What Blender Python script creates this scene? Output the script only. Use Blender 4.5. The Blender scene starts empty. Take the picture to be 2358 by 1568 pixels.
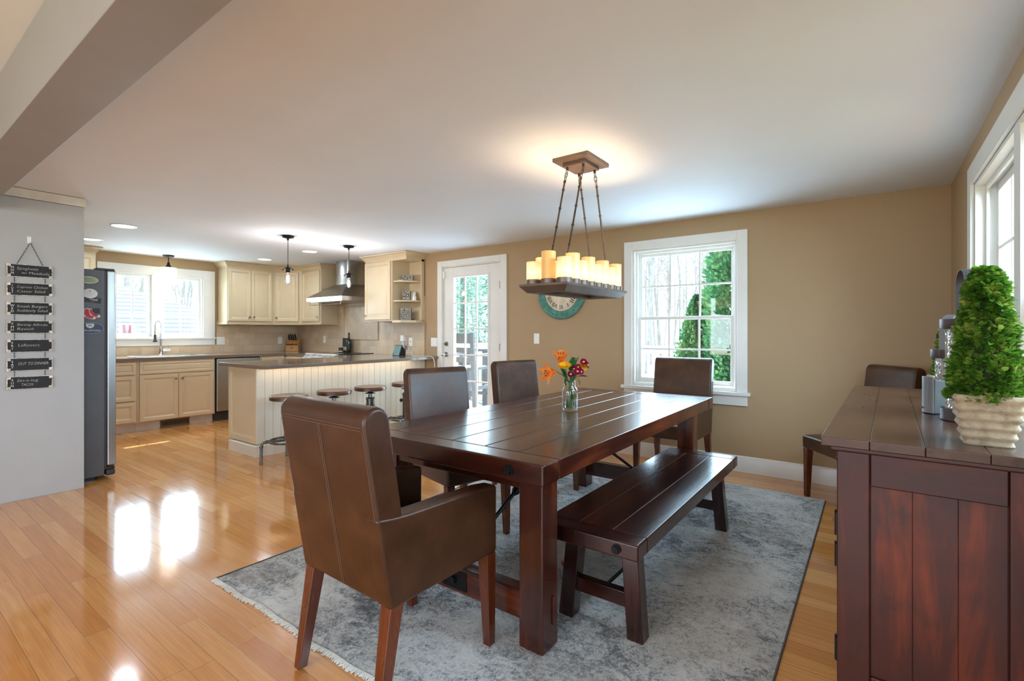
import bpy, bmesh, math, random
from mathutils import Vector, Matrix

# ------------------------------------------------------------------ camera, world, sun, large lights
S = bpy.context.scene
COL = S.collection
RND = random.Random(11)
PI = math.pi
YAW = 0.633553                       # the back wall's normal lies this far to the right of the view
CAM_H = 1.230
cam_data = bpy.data.cameras.new('camera')
cam_data.sensor_width = 36.0
cam_data.sensor_fit = 'HORIZONTAL'
cam_data.lens = 1135.0 / 2358.0 * 36.0
cam_data.shift_y = -(784.0 - 764.46) / 2358.0
cam_data.clip_start = 0.02
cam_data.clip_end = 300
cam = bpy.data.objects.new('camera', cam_data)
COL.objects.link(cam)
cam.location = (0, 0, CAM_H)
cam.rotation_euler = (PI / 2, 0, YAW)
S.camera = cam

S.view_settings.view_transform = 'Standard'
S.view_settings.look = 'None'
S.view_settings.gamma = 1.0
S.view_settings.use_curve_mapping = False
S.view_settings.exposure = 0.62
S.cycles.use_denoising = True
S.cycles.max_bounces = 8
S.cycles.diffuse_bounces = 5
S.cycles.glossy_bounces = 4
S.cycles.transmission_bounces = 8
S.cycles.transparent_max_bounces = 16
S.cycles.caustics_reflective = False
S.cycles.caustics_refractive = False
S.cycles.sample_clamp_indirect = 6.0

W = bpy.data.worlds.new('sky')
S.world = W
W.use_nodes = True
bg = W.node_tree.nodes['Background']
bg.inputs['Color'].default_value = (0.60, 0.80, 1.0, 1)
bg.inputs['Strength'].default_value = 4.6

def lamp(name, kind, loc, energy, color=(1, 1, 1), direction=None, **kw):
    d = bpy.data.lights.new(name, kind)
    d.energy = energy
    d.color = color
    for k, v in kw.items():
        setattr(d, k, v)
    o = bpy.data.objects.new(name, d)
    COL.objects.link(o)
    o.location = loc
    if direction is not None:
        o.rotation_euler = Vector(direction).to_track_quat('-Z', 'Y').to_euler()
    return o

lamp('sun', 'SUN', (-6, 9, 9), 16.0, (0.96, 0.97, 1.0), (0.92, -0.5, -1.0), angle=0.012)
# added fill lamps outside two invented openings in the unseen room behind the camera
lamp('daylight_fill', 'AREA', (-1.2, -3.75, 1.40), 62, (1.0, 0.94, 0.88), (0, 1, -0.05), shape='RECTANGLE', size=4.6, size_y=1.5)
lamp('daylight_fill', 'AREA', (2.45, -1.7, 1.40), 45, (0.6, 0.82, 1.0), (-1, 0.1, -0.05), shape='RECTANGLE', size=2.2, size_y=1.5)
# sky light falling through the right-hand window
lamp('daylight_fill', 'AREA', (1.25, 2.7, 2.25), 190, (0.54, 0.78, 1.0), (-1, 0, -0.75), shape='RECTANGLE', size=2.2, size_y=1.5)
# daylight at the sink window, the glazed door and the dining window
lamp('daylight_fill', 'AREA', (-8.42, 2.66, 1.60), 42, (0.56, 0.79, 1.0), (1, 0, 0.0), shape='RECTANGLE', size=1.1, size_y=0.85)
lamp('daylight_fill', 'AREA', (-4.11, 4.98, 1.10), 22, (0.56, 0.79, 1.0), (0, -1, 0), shape='RECTANGLE', size=0.6, size_y=1.65)
lamp('daylight_fill', 'AREA', (-1.46, 4.98, 1.40), 40, (0.56, 0.79, 1.0), (0, -1, -0.1), shape='RECTANGLE', size=0.95, size_y=1.3)

# ------------------------------------------------------------------ colours and materials
def lin(c):
    return tuple(((v / 255.0) / 12.92) if v / 255.0 <= 0.04045 else (((v / 255.0) + 0.055) / 1.055) ** 2.4 for v in c) + (1.0,)

class NT:
    """small helper around a material's node tree"""
    def __init__(s, name):
        s.m = bpy.data.materials.new(name)
        s.m.use_nodes = True
        s.t = s.m.node_tree
        s.b = s.t.nodes['Principled BSDF']
        s.out = s.t.nodes['Material Output']
    def n(s, kind, **kw):
        nd = s.t.nodes.new(kind)
        for k, v in kw.items():
            if k in nd.inputs:
                s.set(nd.inputs[k], v)
            else:
                setattr(nd, k, v)
        return nd
    def set(s, sock, v):
        if isinstance(v, bpy.types.NodeSocket):
            s.t.links.new(v, sock)
        else:
            sock.default_value = v
    def math(s, op, a, b=None, c=None):
        nd = s.t.nodes.new('ShaderNodeMath')
        nd.operation = op
        s.set(nd.inputs[0], a)
        if b is not None: s.set(nd.inputs[1], b)
        if c is not None: s.set(nd.inputs[2], c)
        return nd.outputs[0]
    def coords(s, kind='Object', scale=(1, 1, 1), rot=(0, 0, 0)):
        tc = s.n('ShaderNodeTexCoord')
        mp = s.n('ShaderNodeMapping')
        mp.inputs['Scale'].default_value = scale
        mp.inputs['Rotation'].default_value = rot
        s.t.links.new(tc.outputs[kind], mp.inputs['Vector'])
        return mp.outputs[0]
    def noise(s, vec, scale=5, detail=4, rough=0.5, dist=0.0):
        nd = s.n('ShaderNodeTexNoise')
        s.set(nd.inputs['Vector'], vec)
        s.set(nd.inputs['Scale'], scale); s.set(nd.inputs['Detail'], detail)
        s.set(nd.inputs['Roughness'], rough); s.set(nd.inputs['Distortion'], dist)
        return nd.outputs['Fac']
    def ramp(s, fac, stops):
        nd = s.n('ShaderNodeValToRGB')
        s.set(nd.inputs[0], fac)
        e = nd.color_ramp.elements
        while len(e) < len(stops): e.new(0.5)
        for el, (p, c) in zip(e, stops):
            el.position = p
            el.color = lin(c) if max(c) > 1.0 else tuple(c) + (1,) if len(c) == 3 else c
        return nd.outputs[0]
    def mix(s, fac, a, b, mode='MIX'):
        nd = s.n('ShaderNodeMix', data_type='RGBA', blend_type=mode)
        s.set(nd.inputs[0], fac); s.set(nd.inputs[6], a); s.set(nd.inputs[7], b)
        return nd.outputs[2]
    def bump(s, h, strength=0.2, dist=0.01):
        nd = s.n('ShaderNodeBump')
        s.set(nd.inputs['Height'], h)
        nd.inputs['Strength'].default_value = strength
        nd.inputs['Distance'].default_value = dist
        s.t.links.new(nd.outputs[0], s.b.inputs['Normal'])
        return nd
    def base(s, v): s.set(s.b.inputs['Base Color'], v)
    def rough(s, v): s.set(s.b.inputs['Roughness'], v)
    def metal(s, v): s.set(s.b.inputs['Metallic'], v)

MATS = {}
def mat(key, rgb, rough=0.5, metal=0.0, var=0.06, scale=6.0, bump=0.0, bscale=200.0, spec=0.5, coat=0.0, emit=None, estr=0.0):
    """plain paint, plastic or metal with a faint procedural variation"""
    if key in MATS: return MATS[key]
    t = NT(key)
    c = t.coords()
    f = t.noise(c, scale, 3)
    lo = tuple(max(0, v * (1 - var)) for v in rgb); hi = tuple(min(255, v * (1 + var)) for v in rgb)
    t.base(t.ramp(f, [(0.3, tuple(max(v, 1.01) if i == 0 else v for i, v in enumerate(lo))), (0.7, tuple(max(v, 1.01) if i == 0 else v for i, v in enumerate(hi)))]))
    t.rough(rough); t.metal(metal)
    t.b.inputs['Specular IOR Level'].default_value = spec
    t.b.inputs['Coat Weight'].default_value = coat
    t.b.inputs['Coat Roughness'].default_value = 0.08
    if bump:
        t.bump(t.noise(c, bscale, 2), bump, 0.002)
    if emit:
        t.b.inputs['Emission Color'].default_value = lin(emit)
        t.b.inputs['Emission Strength'].default_value = estr
    MATS[key] = t.m
    return t.m

def glass_pane(key, tint=(0.97, 0.99, 0.985), refl=0.07):
    if key in MATS: return MATS[key]
    t = NT(key)
    t.t.nodes.remove(t.b)
    tr = t.n('ShaderNodeBsdfTransparent'); tr.inputs['Color'].default_value = tint + (1,)
    gl = t.n('ShaderNodeBsdfGlossy'); gl.inputs['Roughness'].default_value = 0.02
    lw = t.n('ShaderNodeLayerWeight'); lw.inputs['Blend'].default_value = 0.5
    fr = t.math('ADD', 0.04, t.math('MULTIPLY', 0.9, t.math('POWER', lw.outputs['Facing'], 5.0)))
    mx = t.n('ShaderNodeMixShader')
    t.t.links.new(fr, mx.inputs[0])
    t.t.links.new(tr.outputs[0], mx.inputs[1]); t.t.links.new(gl.outputs[0], mx.inputs[2])
    t.t.links.new(mx.outputs[0], t.out.inputs['Surface'])
    MATS[key] = t.m
    return t.m

def m_floor():
    t = NT('hardwood_floor')
    tc = t.n('ShaderNodeTexCoord'); sp = t.n('ShaderNodeSeparateXYZ')
    t.t.links.new(tc.outputs['Object'], sp.inputs[0])
    x, y = sp.outputs[0], sp.outputs[1]
    PW, PL = 0.083, 1.15
    yr = t.math('DIVIDE', y, PW); row = t.math('FLOOR', yr); fy = t.math('FRACT', yr)
    w1 = t.n('ShaderNodeTexWhiteNoise', noise_dimensions='1D'); t.set(w1.inputs['W'], row)
    xo = t.math('ADD', t.math('DIVIDE', x, PL), t.math('MULTIPLY', w1.outputs['Value'], 7.3))
    col = t.math('FLOOR', xo); fx = t.math('FRACT', xo)
    cb = t.n('ShaderNodeCombineXYZ'); t.set(cb.inputs[0], row); t.set(cb.inputs[1], col)
    w2 = t.n('ShaderNodeTexWhiteNoise', noise_dimensions='3D'); t.set(w2.inputs['Vector'], cb.outputs[0])
    pid = w2.outputs['Value']
    gap = t.math('MAXIMUM', t.math('LESS_THAN', t.math('MINIMUM', fy, t.math('SUBTRACT', 1.0, fy)), 0.012),
                 t.math('LESS_THAN', t.math('MINIMUM', fx, t.math('SUBTRACT', 1.0, fx)), 0.0010))
    # grain: noise stretched along the plank, shifted from plank to plank
    cv = t.n('ShaderNodeCombineXYZ')
    t.set(cv.inputs[0], t.math('ADD', t.math('MULTIPLY', x, 1.3), t.math('MULTIPLY', pid, 31.0)))
    t.set(cv.inputs[1], t.math('MULTIPLY', y, 26.0)); t.set(cv.inputs[2], t.math('MULTIPLY', pid, 17.0))
    g1 = t.noise(cv.outputs[0], 1.6, 5, 0.6, 0.9)
    cv2 = t.n('ShaderNodeCombineXYZ')
    t.set(cv2.inputs[0], t.math('ADD', t.math('MULTIPLY', x, 4.0), t.math('MULTIPLY', pid, 11.0))); t.set(cv2.inputs[1], t.math('MULTIPLY', y, 170.0)); t.set(cv2.inputs[2], pid)
    g2 = t.noise(cv2.outputs[0], 1.0, 3, 0.5)
    basec = t.ramp(pid, [(0.0, (200, 132, 66)), (0.35, (214, 148, 78)), (0.7, (222, 160, 92)), (1.0, (230, 176, 112))])
    c = t.mix(t.ramp(g1, [(0.35, (0, 0, 0)), (0.75, (0.55, 0.55, 0.55))]), basec, lin((190, 114, 50)))
    c = t.mix(t.math('MULTIPLY', t.ramp(g2, [(0.45, (0, 0, 0)), (0.7, (1, 1, 1))]), 0.22), c, lin((150, 84, 42)))
    c = t.mix(t.math('MULTIPLY', gap, 0.62), c, lin((96, 52, 26)))
    t.base(c)
    tiltp = t.math('MULTIPLY', t.math('MULTIPLY', fy, t.math('SUBTRACT', pid, 0.5)), 1.3)
    h = t.math('SUBTRACT', t.math('ADD', t.math('MULTIPLY', g1, 0.06), tiltp), gap)
    t.bump(h, 0.25, 0.0012)
    t.rough(t.math('ADD', 0.06, t.math('MULTIPLY', g1, 0.10)))
    t.b.inputs['Specular IOR Level'].default_value = 0.55
    t.b.inputs['Coat Weight'].default_value = 0.35
    t.b.inputs['Coat Roughness'].default_value = 0.06
    return t.m

def m_wood(key, dark, mid, light, axis='Y', rough=0.18, coat=0.32, wear=0.5, grain=14.0, bump=0.15):
    """stained wood with grain along one local axis and worn, darker patches"""
    if key in MATS: return MATS[key]
    t = NT(key)
    sc = {'X': (1.2, grain, grain), 'Y': (grain, 1.2, grain), 'Z': (grain, grain, 1.2)}[axis]
    g = t.noise(t.coords(scale=sc), 1.0, 6, 0.62, 0.8)
    p = t.noise(t.coords(scale=tuple(0.25 * v if v > 2 else 1.6 for v in sc)), 1.1, 4, 0.6, 0.3)
    c = t.ramp(t.math('ADD', t.math('MULTIPLY', g, 0.55), t.math('MULTIPLY', p, 0.45)), [(0.28, dark), (0.5, mid), (0.74, light)])
    w = t.noise(t.coords(), 3.2, 5, 0.7)
    c = t.mix(t.ramp(w, [(0.52, (0, 0, 0)), (0.78, (wear, wear, wear))]), c, lin(dark))
    t.base(c)
    t.rough(t.math('ADD', rough, t.math('MULTIPLY', g, 0.14)))
    t.b.inputs['Coat Weight'].default_value = coat
    t.b.inputs['Coat Roughness'].default_value = 0.12
    t.bump(t.math('ADD', g, t.math('MULTIPLY', t.noise(t.coords(), 42, 3), 0.5)), bump, 0.004)
    MATS[key] = t.m
    return t.m

def m_leather():
    t = NT('brown_leather')
    c = t.coords()
    f = t.noise(c, 7, 5, 0.6)
    t.base(t.ramp(f, [(0.3, (54, 30, 17)), (0.55, (70, 41, 23)), (0.8, (90, 55, 32))]))
    v = t.n('ShaderNodeTexVoronoi', feature='DISTANCE_TO_EDGE'); t.set(v.inputs['Vector'], c); v.inputs['Scale'].default_value = 260
    t.bump(t.math('ADD', t.math('MULTIPLY', v.outputs[0], 0.8), t.math('MULTIPLY', t.noise(c, 10, 3), 1.2)), 0.12, 0.004)
    t.rough(t.math('ADD', 0.26, t.math('MULTIPLY', f, 0.16)))
    t.b.inputs['Specular IOR Level'].default_value = 0.42
    return t.m

def m_rug():
    t = NT('distressed_rug')
    c = t.coords()
    big = t.noise(c, 1.7, 5, 0.6, 0.4)
    mid = t.noise(t.coords(scale=(1, 1.5, 1)), 8.0, 9, 0.82, 1.0)
    fine = t.noise(t.coords(scale=(1.4, 1, 1)), 48, 5, 0.75, 1.2)
    k = t.math('ADD', t.math('ADD', t.math('MULTIPLY', big, 0.30), t.math('MULTIPLY', mid, 0.38)), t.math('MULTIPLY', fine, 0.32))
    k = t.math('ADD', t.math('MULTIPLY', t.math('SUBTRACT', k, 0.5), 2.1), 0.5)
    col = t.ramp(k, [(0.31, (96, 99, 104)), (0.41, (152, 154, 158)), (0.50, (220, 220, 219)), (0.62, (244, 242, 238))])
    warm = t.noise(c, 2.3, 4, 0.6)
    col = t.mix(t.ramp(warm, [(0.5, (0, 0, 0)), (0.7, (0.5, 0.5, 0.5))]), col, lin((176, 164, 152)))
    # faint worn border line of the pattern
    t.base(col)
    t.rough(0.95)
    t.b.inputs['Specular IOR Level'].default_value = 0.1
    t.b.inputs['Sheen Weight'].default_value = 0.15
    t.bump(t.math('ADD', fine, t.math('MULTIPLY', t.noise(t.coords(scale=(1, 2.2, 1)), 150, 3, 0.7, 1.0), 1.3)), 0.75, 0.012)
    return t.m

def m_tile(key, rot=(0, 0, 0), w=0.152, h=0.102, offset=0.5):
    t = NT(key)
    tc = t.n('ShaderNodeTexCoord')
    mp = t.n('ShaderNodeMapping'); mp.inputs['Rotation'].default_value = rot
    t.t.links.new(tc.outputs['UV'], mp.inputs[0])
    b = t.n('ShaderNodeTexBrick'); t.set(b.inputs['Vector'], mp.outputs[0])
    b.offset = offset
    b.inputs['Scale'].default_value = 1.0
    b.inputs['Brick Width'].default_value = w; b.inputs['Row Height'].default_value = h
    b.inputs['Mortar Size'].default_value = 0.0018; b.inputs['Mortar Smooth'].default_value = 0.3
    b.inputs['Color1'].default_value = lin((214, 192, 160)); b.inputs['Color2'].default_value = lin((192, 166, 136)); b.inputs['Mortar'].default_value = lin((172, 150, 124))
    n = t.noise(mp.outputs[0], 9, 6, 0.65, 0.7)
    c = t.mix(t.ramp(n, [(0.35, (0, 0, 0)), (0.75, (0.6, 0.6, 0.6))]), b.outputs['Color'], lin((206, 182, 154)))
    c = t.mix(t.ramp(t.noise(mp.outputs[0], 34, 4), [(0.6, (0, 0, 0)), (0.75, (0.35, 0.35, 0.35))]), c, lin((164, 132, 98)))
    t.base(c); t.rough(0.42)
    t.bump(t.math('SUBTRACT', 1.0, b.outputs['Fac']), 0.3, 0.003)
    return t.m

def m_steel(key, rgb=(190, 190, 190), rough=0.26, axis='Z'):
    if key in MATS: return MATS[key]
    t = NT(key)
    sc = {'X': (0.6, 90, 90), 'Y': (90, 0.6, 90), 'Z': (90, 90, 0.6)}[axis]
    n = t.noise(t.coords(scale=sc), 3, 2)
    t.base(t.ramp(n, [(0.3, tuple(v * 0.93 for v in rgb)), (0.7, rgb)]))
    t.metal(1.0); t.rough(t.math('ADD', rough - 0.04, t.math('MULTIPLY', n, 0.08)))
    MATS[key] = t.m
    return t.m

def m_leaf(key, a, b, c, rough=0.38, trans=0.25, scale=25, spec=0.4):
    if key in MATS: return MATS[key]
    t = NT(key)
    n = t.noise(t.coords(), scale, 3)
    col = t.ramp(n, [(0.3, a), (0.52, b), (0.72, c)])
    t.base(col); t.rough(rough)
    t.b.inputs['Specular IOR Level'].default_value = spec
    tl = t.n('ShaderNodeBsdfTranslucent'); t.set(tl.inputs['Color'], col)
    mx = t.n('ShaderNodeMixShader'); mx.inputs[0].default_value = trans
    t.t.links.new(t.b.outputs[0], mx.inputs[1]); t.t.links.new(tl.outputs[0], mx.inputs[2])
    t.t.links.new(mx.outputs[0], t.out.inputs['Surface'])
    MATS[key] = t.m
    return t.m

def m_emit(key, rgb, strength, grad=None):
    if key in MATS: return MATS[key]
    t = NT(key)
    t.base(lin(rgb)); t.rough(0.4)
    n = t.noise(t.coords(), 12, 2)
    t.set(t.b.inputs['Emission Color'], t.ramp(n, [(0.2, tuple(v * 0.97 for v in rgb)), (0.8, rgb)]))
    t.b.inputs['Emission Strength'].default_value = strength
    MATS[key] = t.m
    return t.m

def m_clear(key, rgb=(1, 1, 1), ior=1.45, rough=0.0):
    if key in MATS: return MATS[key]
    t = NT(key)
    t.base(tuple(rgb) + (1,)); t.rough(rough)
    t.b.inputs['Transmission Weight'].default_value = 1.0
    t.b.inputs['IOR'].default_value = ior
    MATS[key] = t.m
    return t.m

def m_crackle():
    t = NT('crackled_glass')
    c = t.coords()
    v = t.n('ShaderNodeTexVoronoi', feature='DISTANCE_TO_EDGE'); t.set(v.inputs['Vector'], c); v.inputs['Scale'].default_value = 85
    t.base(t.ramp(v.outputs[0], [(0.0, (240, 236, 226)), (0.08, (214, 210, 198)), (0.5, (190, 186, 170))]))
    t.rough(0.12)
    t.b.inputs['Transmission Weight'].default_value = 0.45
    t.bump(v.outputs[0], 0.9, 0.01)
    return t.m

wall_paint = mat('taupe_wall_paint', (173, 145, 110), 0.6, var=0.012, scale=2, bump=0.04, bscale=140)
ceil_paint = mat('white_ceiling_paint', (229, 234, 241), 0.75, var=0.01, scale=1.5)
trim_white = mat('white_trim_paint', (229, 227, 222), 0.35, var=0.01)
panel_paint = mat('pale_greige_paint', (176, 175, 174), 0.45, var=0.01)
cream = mat('cream_cabinet_paint', (205, 185, 152), 0.38, var=0.02, scale=3)
bead_paint = mat('pale_cream_paint', (208, 199, 182), 0.4, var=0.015)
quartz = mat('taupe_quartz', (118, 101, 88), 0.10, var=0.10, scale=160)
steel = m_steel('brushed_steel')
steel_x = m_steel('brushed_steel_flat', (186, 184, 180), 0.30, 'X')
steel_door = m_steel('brushed_steel_door', (176, 172, 168), 0.30, 'Z')
chrome = mat('chrome', (220, 220, 222), 0.08, 1.0, var=0.01)
nickel = mat('aged_nickel', (150, 140, 124), 0.28, 1.0, var=0.05)
fridge_grey = mat('fridge_grey_enamel', (92, 92, 94), 0.45, 0.2, var=0.03, bump=0.05, bscale=500)
black_plastic = mat('black_plastic', (22, 22, 24), 0.35)
dark_plastic = mat('dark_grey_plastic', (52, 52, 56), 0.45)
white_plastic = mat('white_plastic', (240, 238, 232), 0.3, var=0.01)
bronze = mat('dark_bronze', (84, 68, 56), 0.36, 0.6, var=0.15, scale=12)
bronze_tray = mat('bronze_tray_metal', (112, 95, 84), 0.42, 0.35, var=0.10, scale=10)
gunmetal = mat('pipe_gunmetal', (98, 96, 92), 0.34, 0.9, var=0.12, scale=22)
iron = mat('black_iron', (26, 25, 26), 0.42, 0.6, var=0.2, scale=18)
floor_mat = m_floor()
TABLE = ((20, 8, 6), (60, 23, 13), (122, 56, 27))
table_y = m_wood('dark_table_wood', *TABLE, axis='Y')
table_x = m_wood('dark_table_wood_cross', *TABLE, axis='X')
table_z = m_wood('dark_table_wood_upright', *TABLE, axis='Z')
bench_y = m_wood('dark_bench_wood', (16, 6, 6), (40, 15, 11), (78, 32, 20), axis='Y', rough=0.17)
bench_x = m_wood('dark_bench_wood_cross', (16, 6, 6), (40, 15, 11), (78, 32, 20), axis='X', rough=0.17)
bench_z = m_wood('dark_bench_wood_upright', (16, 6, 6), (40, 15, 11), (78, 32, 20), axis='Z', rough=0.2)
side_top = m_wood('sideboard_top_wood', (36, 20, 14), (66, 40, 27), (90, 58, 40), axis='Y', rough=0.22, wear=0.15)
side_z = m_wood('sideboard_wood', (11, 5, 5), (72, 23, 11), (158, 68, 30), axis='Z', rough=0.42, coat=0.06, wear=0.8, grain=9)
side_x = m_wood('sideboard_wood_cross', (14, 6, 5), (62, 20, 11), (112, 46, 22), axis='X', rough=0.42, coat=0.06, wear=0.5, grain=9)
chair_leg = m_wood('chestnut_leg_wood', (54, 20, 9), (92, 40, 15), (118, 56, 24), axis='Z', rough=0.2, wear=0.1, grain=20, bump=0.05)
stool_wood = m_wood('stool_seat_wood', (58, 28, 18), (104, 60, 40), (138, 90, 64), axis='X', rough=0.25)
leather = m_leather()
stitch = mat('tan_thread', (122, 100, 84), 0.7)
rug_mat = m_rug()
pane_glass = glass_pane('window_glass')

# ------------------------------------------------------------------ mesh builders
class MB:
    def __init__(s): s.v = []; s.f = []
    def add(s, vs, fs, M=None):
        k = len(s.v)
        s.v += [tuple(M @ Vector(p)) for p in vs] if M is not None else [tuple(p) for p in vs]
        s.f += [tuple(i + k for i in f) for f in fs]
        return s
    def box(s, x0, x1, y0, y1, z0, z1, M=None):
        return s.add([(x0, y0, z0), (x1, y0, z0), (x1, y1, z0), (x0, y1, z0), (x0, y0, z1), (x1, y0, z1), (x1, y1, z1), (x0, y1, z1)],
                     [(3, 2, 1, 0), (4, 5, 6, 7), (0, 1, 5, 4), (1, 2, 6, 5), (2, 3, 7, 6), (3, 0, 4, 7)], M)
    def hexa(s, lo, hi, M=None):
        """lo, hi: four points each, counter-clockwise from above"""
        return s.add(list(lo) + list(hi), [(3, 2, 1, 0), (4, 5, 6, 7), (0, 1, 5, 4), (1, 2, 6, 5), (2, 3, 7, 6), (3, 0, 4, 7)], M)
    def loft(s, rings, cap0=True, cap1=True, closed=True, M=None):
        n = len(rings[0]); vs = [p for r in rings for p in r]; fs = []
        for i in range(len(rings) - 1):
            for j in range(n if closed else n - 1):
                a, b = i * n + j, i * n + (j + 1) % n
                fs.append((a, b, b + n, a + n))
        if cap0: fs.append(tuple(reversed(range(n))))
        if cap1: fs.append(tuple(range((len(rings) - 1) * n, len(rings) * n)))
        return s.add(vs, fs, M)
    def lathe(s, prof, n=24, c=(0, 0, 0), cap0=True, cap1=True, M=None):
        rings = [[(c[0] + r * math.cos(2 * PI * j / n), c[1] + r * math.sin(2 * PI * j / n), c[2] + z) for j in range(n)] for r, z in prof]
        return s.loft(rings, cap0, cap1, True, M)
    def cyl(s, p0, p1, r0, r1=None, n=14, M=None):
        return s.tube([p0, p1], [r0, r0 if r1 is None else r1], n, M=M)
    def tube(s, pts, r, n=8, closed=False, M=None, flat=None):
        """swept circle (or flat=(a, b) half-sizes of a strap)"""
        P = [Vector(p) for p in pts]; m = len(P)
        rs = r if isinstance(r, (list, tuple)) else [r] * m
        T = []
        for i in range(m):
            a = P[(i - 1) % m] if (closed or i > 0) else P[i]
            b = P[(i + 1) % m] if (closed or i < m - 1) else P[i]
            T.append((b - a).normalized())
        up = Vector((0, 0, 1)) if abs(T[0].z) < 0.9 else Vector((1, 0, 0))
        u = T[0].cross(up).normalized(); rings = []
        for i in range(m):
            u = (u - T[i] * u.dot(T[i]))
            u = u.normalized() if u.length > 1e-6 else T[i].orthogonal().normalized()
            w = T[i].cross(u)
            rings.append([tuple(P[i] + (u * math.cos(2 * PI * j / n) + w * math.sin(2 * PI * j / n)) * rs[i]) for j in range(n)])
        if closed:
            rings.append(rings[0])
        return s.loft(rings, not closed, not closed, True, M)
    def prism(s, poly, a, b, axis='X', M=None):
        """extrude a 2-D outline along an axis; the outline is in the other two axes, in order"""
        def put(p, t): return {'X': (t, p[0], p[1]), 'Y': (p[0], t, p[1]), 'Z': (p[0], p[1], t)}[axis]
        n = len(poly)
        vs = [put(p, a) for p in poly] + [put(p, b) for p in poly]
        fs = [tuple(range(n))[::-1], tuple(range(n, 2 * n))] + [(i, (i + 1) % n, n + (i + 1) % n, n + i) for i in range(n)]
        return s.add(vs, fs, M)
    def ball(s, c, r, n=14, m=9, sc=(1, 1, 1), M=None):
        rings = []
        for i in range(1, m):
            a = PI * i / m
            rings.append([(c[0] + sc[0] * r * math.sin(a) * math.cos(2 * PI * j / n), c[1] + sc[1] * r * math.sin(a) * math.sin(2 * PI * j / n), c[2] - sc[2] * r * math.cos(a)) for j in range(n)])
        return s.loft(rings, True, True, True, M)
    def nest(s, w, h, loops, x0=0, z0=0, M=None):
        """nested rectangles (inset, out) facing -Y, back first"""
        rings = []
        for ins, out in loops:
            rings.append([(x0 + ins, -out, z0 + ins), (x0 + w - ins, -out, z0 + ins), (x0 + w - ins, -out, z0 + h - ins), (x0 + ins, -out, z0 + h - ins)])
        return s.loft(rings, True, True, True, M)
    def frame(s, x0, x1, z0, z1, wl, wr, wb, wt, y0, y1, M=None):
        s.box(x0, x0 + wl, y0, y1, z0, z1, M); s.box(x1 - wr, x1, y0, y1, z0, z1, M)
        s.box(x0 + wl, x1 - wr, y0, y1, z0, z0 + wb, M); s.box(x0 + wl, x1 - wr, y0, y1, z1 - wt, z1, M)
        return s
    def molding(s, path, prof, M=None):
        """sweep (out, z) outline along a path in plan; out is to the right of travel"""
        P = [Vector((p[0], p[1])) for p in path]; m = len(P); rings = []
        for i in range(m):
            d0 = (P[i] - P[i - 1]).normalized() if i else None
            d1 = (P[i + 1] - P[i]).normalized() if i < m - 1 else None
            if d0 is None: d0 = d1
            if d1 is None: d1 = d0
            n0, n1 = Vector((d0.y, -d0.x)), Vector((d1.y, -d1.x))
            k = (n0 + n1); k = k / max(0.2, k.dot(n0))
            rings.append([(P[i].x + k.x * o, P[i].y + k.y * o, z) for o, z in prof])
        return s.loft(rings, True, True, True, M)
    def build(s, name, m, parent=None, bevel=0.0, seg=2, smooth=None, angle=38, uv=None):
        me = bpy.data.meshes.new(name)
        me.from_pydata(s.v, [], s.f)
        me.validate(); me.update()
        bm = bmesh.new(); bm.from_mesh(me); bmesh.ops.recalc_face_normals(bm, faces=bm.faces); bm.to_mesh(me); bm.free()
        if m is not None: me.materials.append(m)
        if smooth is None: smooth = True
        if smooth:
            me.polygons.foreach_set('use_smooth', [True] * len(me.polygons))
            if not bevel: me.set_sharp_from_angle(angle=math.radians(angle))
        if uv:
            L = me.uv_layers.new(name='uv'); ia, ib = uv
            for lp in me.loops:
                co = me.vertices[lp.vertex_index].co
                L.data[lp.index].uv = (co[ia], co[ib])
        o = bpy.data.objects.new(name, me)
        COL.objects.link(o)
        if parent is not None: o.parent = parent
        if bevel:
            b = o.modifiers.new('edge', 'BEVEL'); b.width = bevel; b.segments = seg
            b.limit_method = 'ANGLE'; b.angle_limit = math.radians(32); b.harden_normals = True
        return o

def tag(o, label, cat, group=None, kind=None):
    o['label'] = label; o['category'] = cat
    if group: o['group'] = group
    if kind: o['kind'] = kind
    return o

def struct(o):
    o['kind'] = 'structure'
    return o

def thing(name, label, cat, loc=(0, 0, 0), rz=0.0, group=None):
    o = bpy.data.objects.new(name, None)
    COL.objects.link(o)
    o.empty_display_size = 0.05
    o.location = loc; o.rotation_euler = (0, 0, rz)
    return tag(o, label, cat, group)

def dup(root, loc, rz, label, group=None):
    r = root.copy(); COL.objects.link(r); r.location = loc; r.rotation_euler = (0, 0, rz)
    r['label'] = label
    if group: r['group'] = group
    for ch in list(root.children):
        c = ch.copy(); COL.objects.link(c); c.parent = r
        for g in list(ch.children):
            d = g.copy(); COL.objects.link(d); d.parent = c
    return r

def text_mb(txt, size, M, depth=0.0006, align='CENTER', shear=0.0, spacing=1.0, width=None, thin=0.0):
    """lettering as geometry; local text plane (x right, y up) placed by M"""
    cu = bpy.data.curves.new('lettering', 'FONT')
    cu.body = txt; cu.size = size; cu.align_x = align; cu.align_y = 'CENTER'
    cu.shear = shear; cu.extrude = depth; cu.resolution_u = 2; cu.offset = thin * size; cu.space_character = spacing
    ob = bpy.data.objects.new('lettering', cu)
    me = bpy.data.meshes.new_from_object(ob)
    vs = [v.co.copy() for v in me.vertices]
    if width and vs:
        xs = [v.x for v in vs]; k = width / max(1e-6, max(xs) - min(xs))
        for v in vs: v.x *= k
    mb = MB(); mb.add(vs, [tuple(p.vertices) for p in me.polygons], M)
    bpy.data.meshes.remove(me); bpy.data.objects.remove(ob); bpy.data.curves.remove(cu)
    return mb

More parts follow.
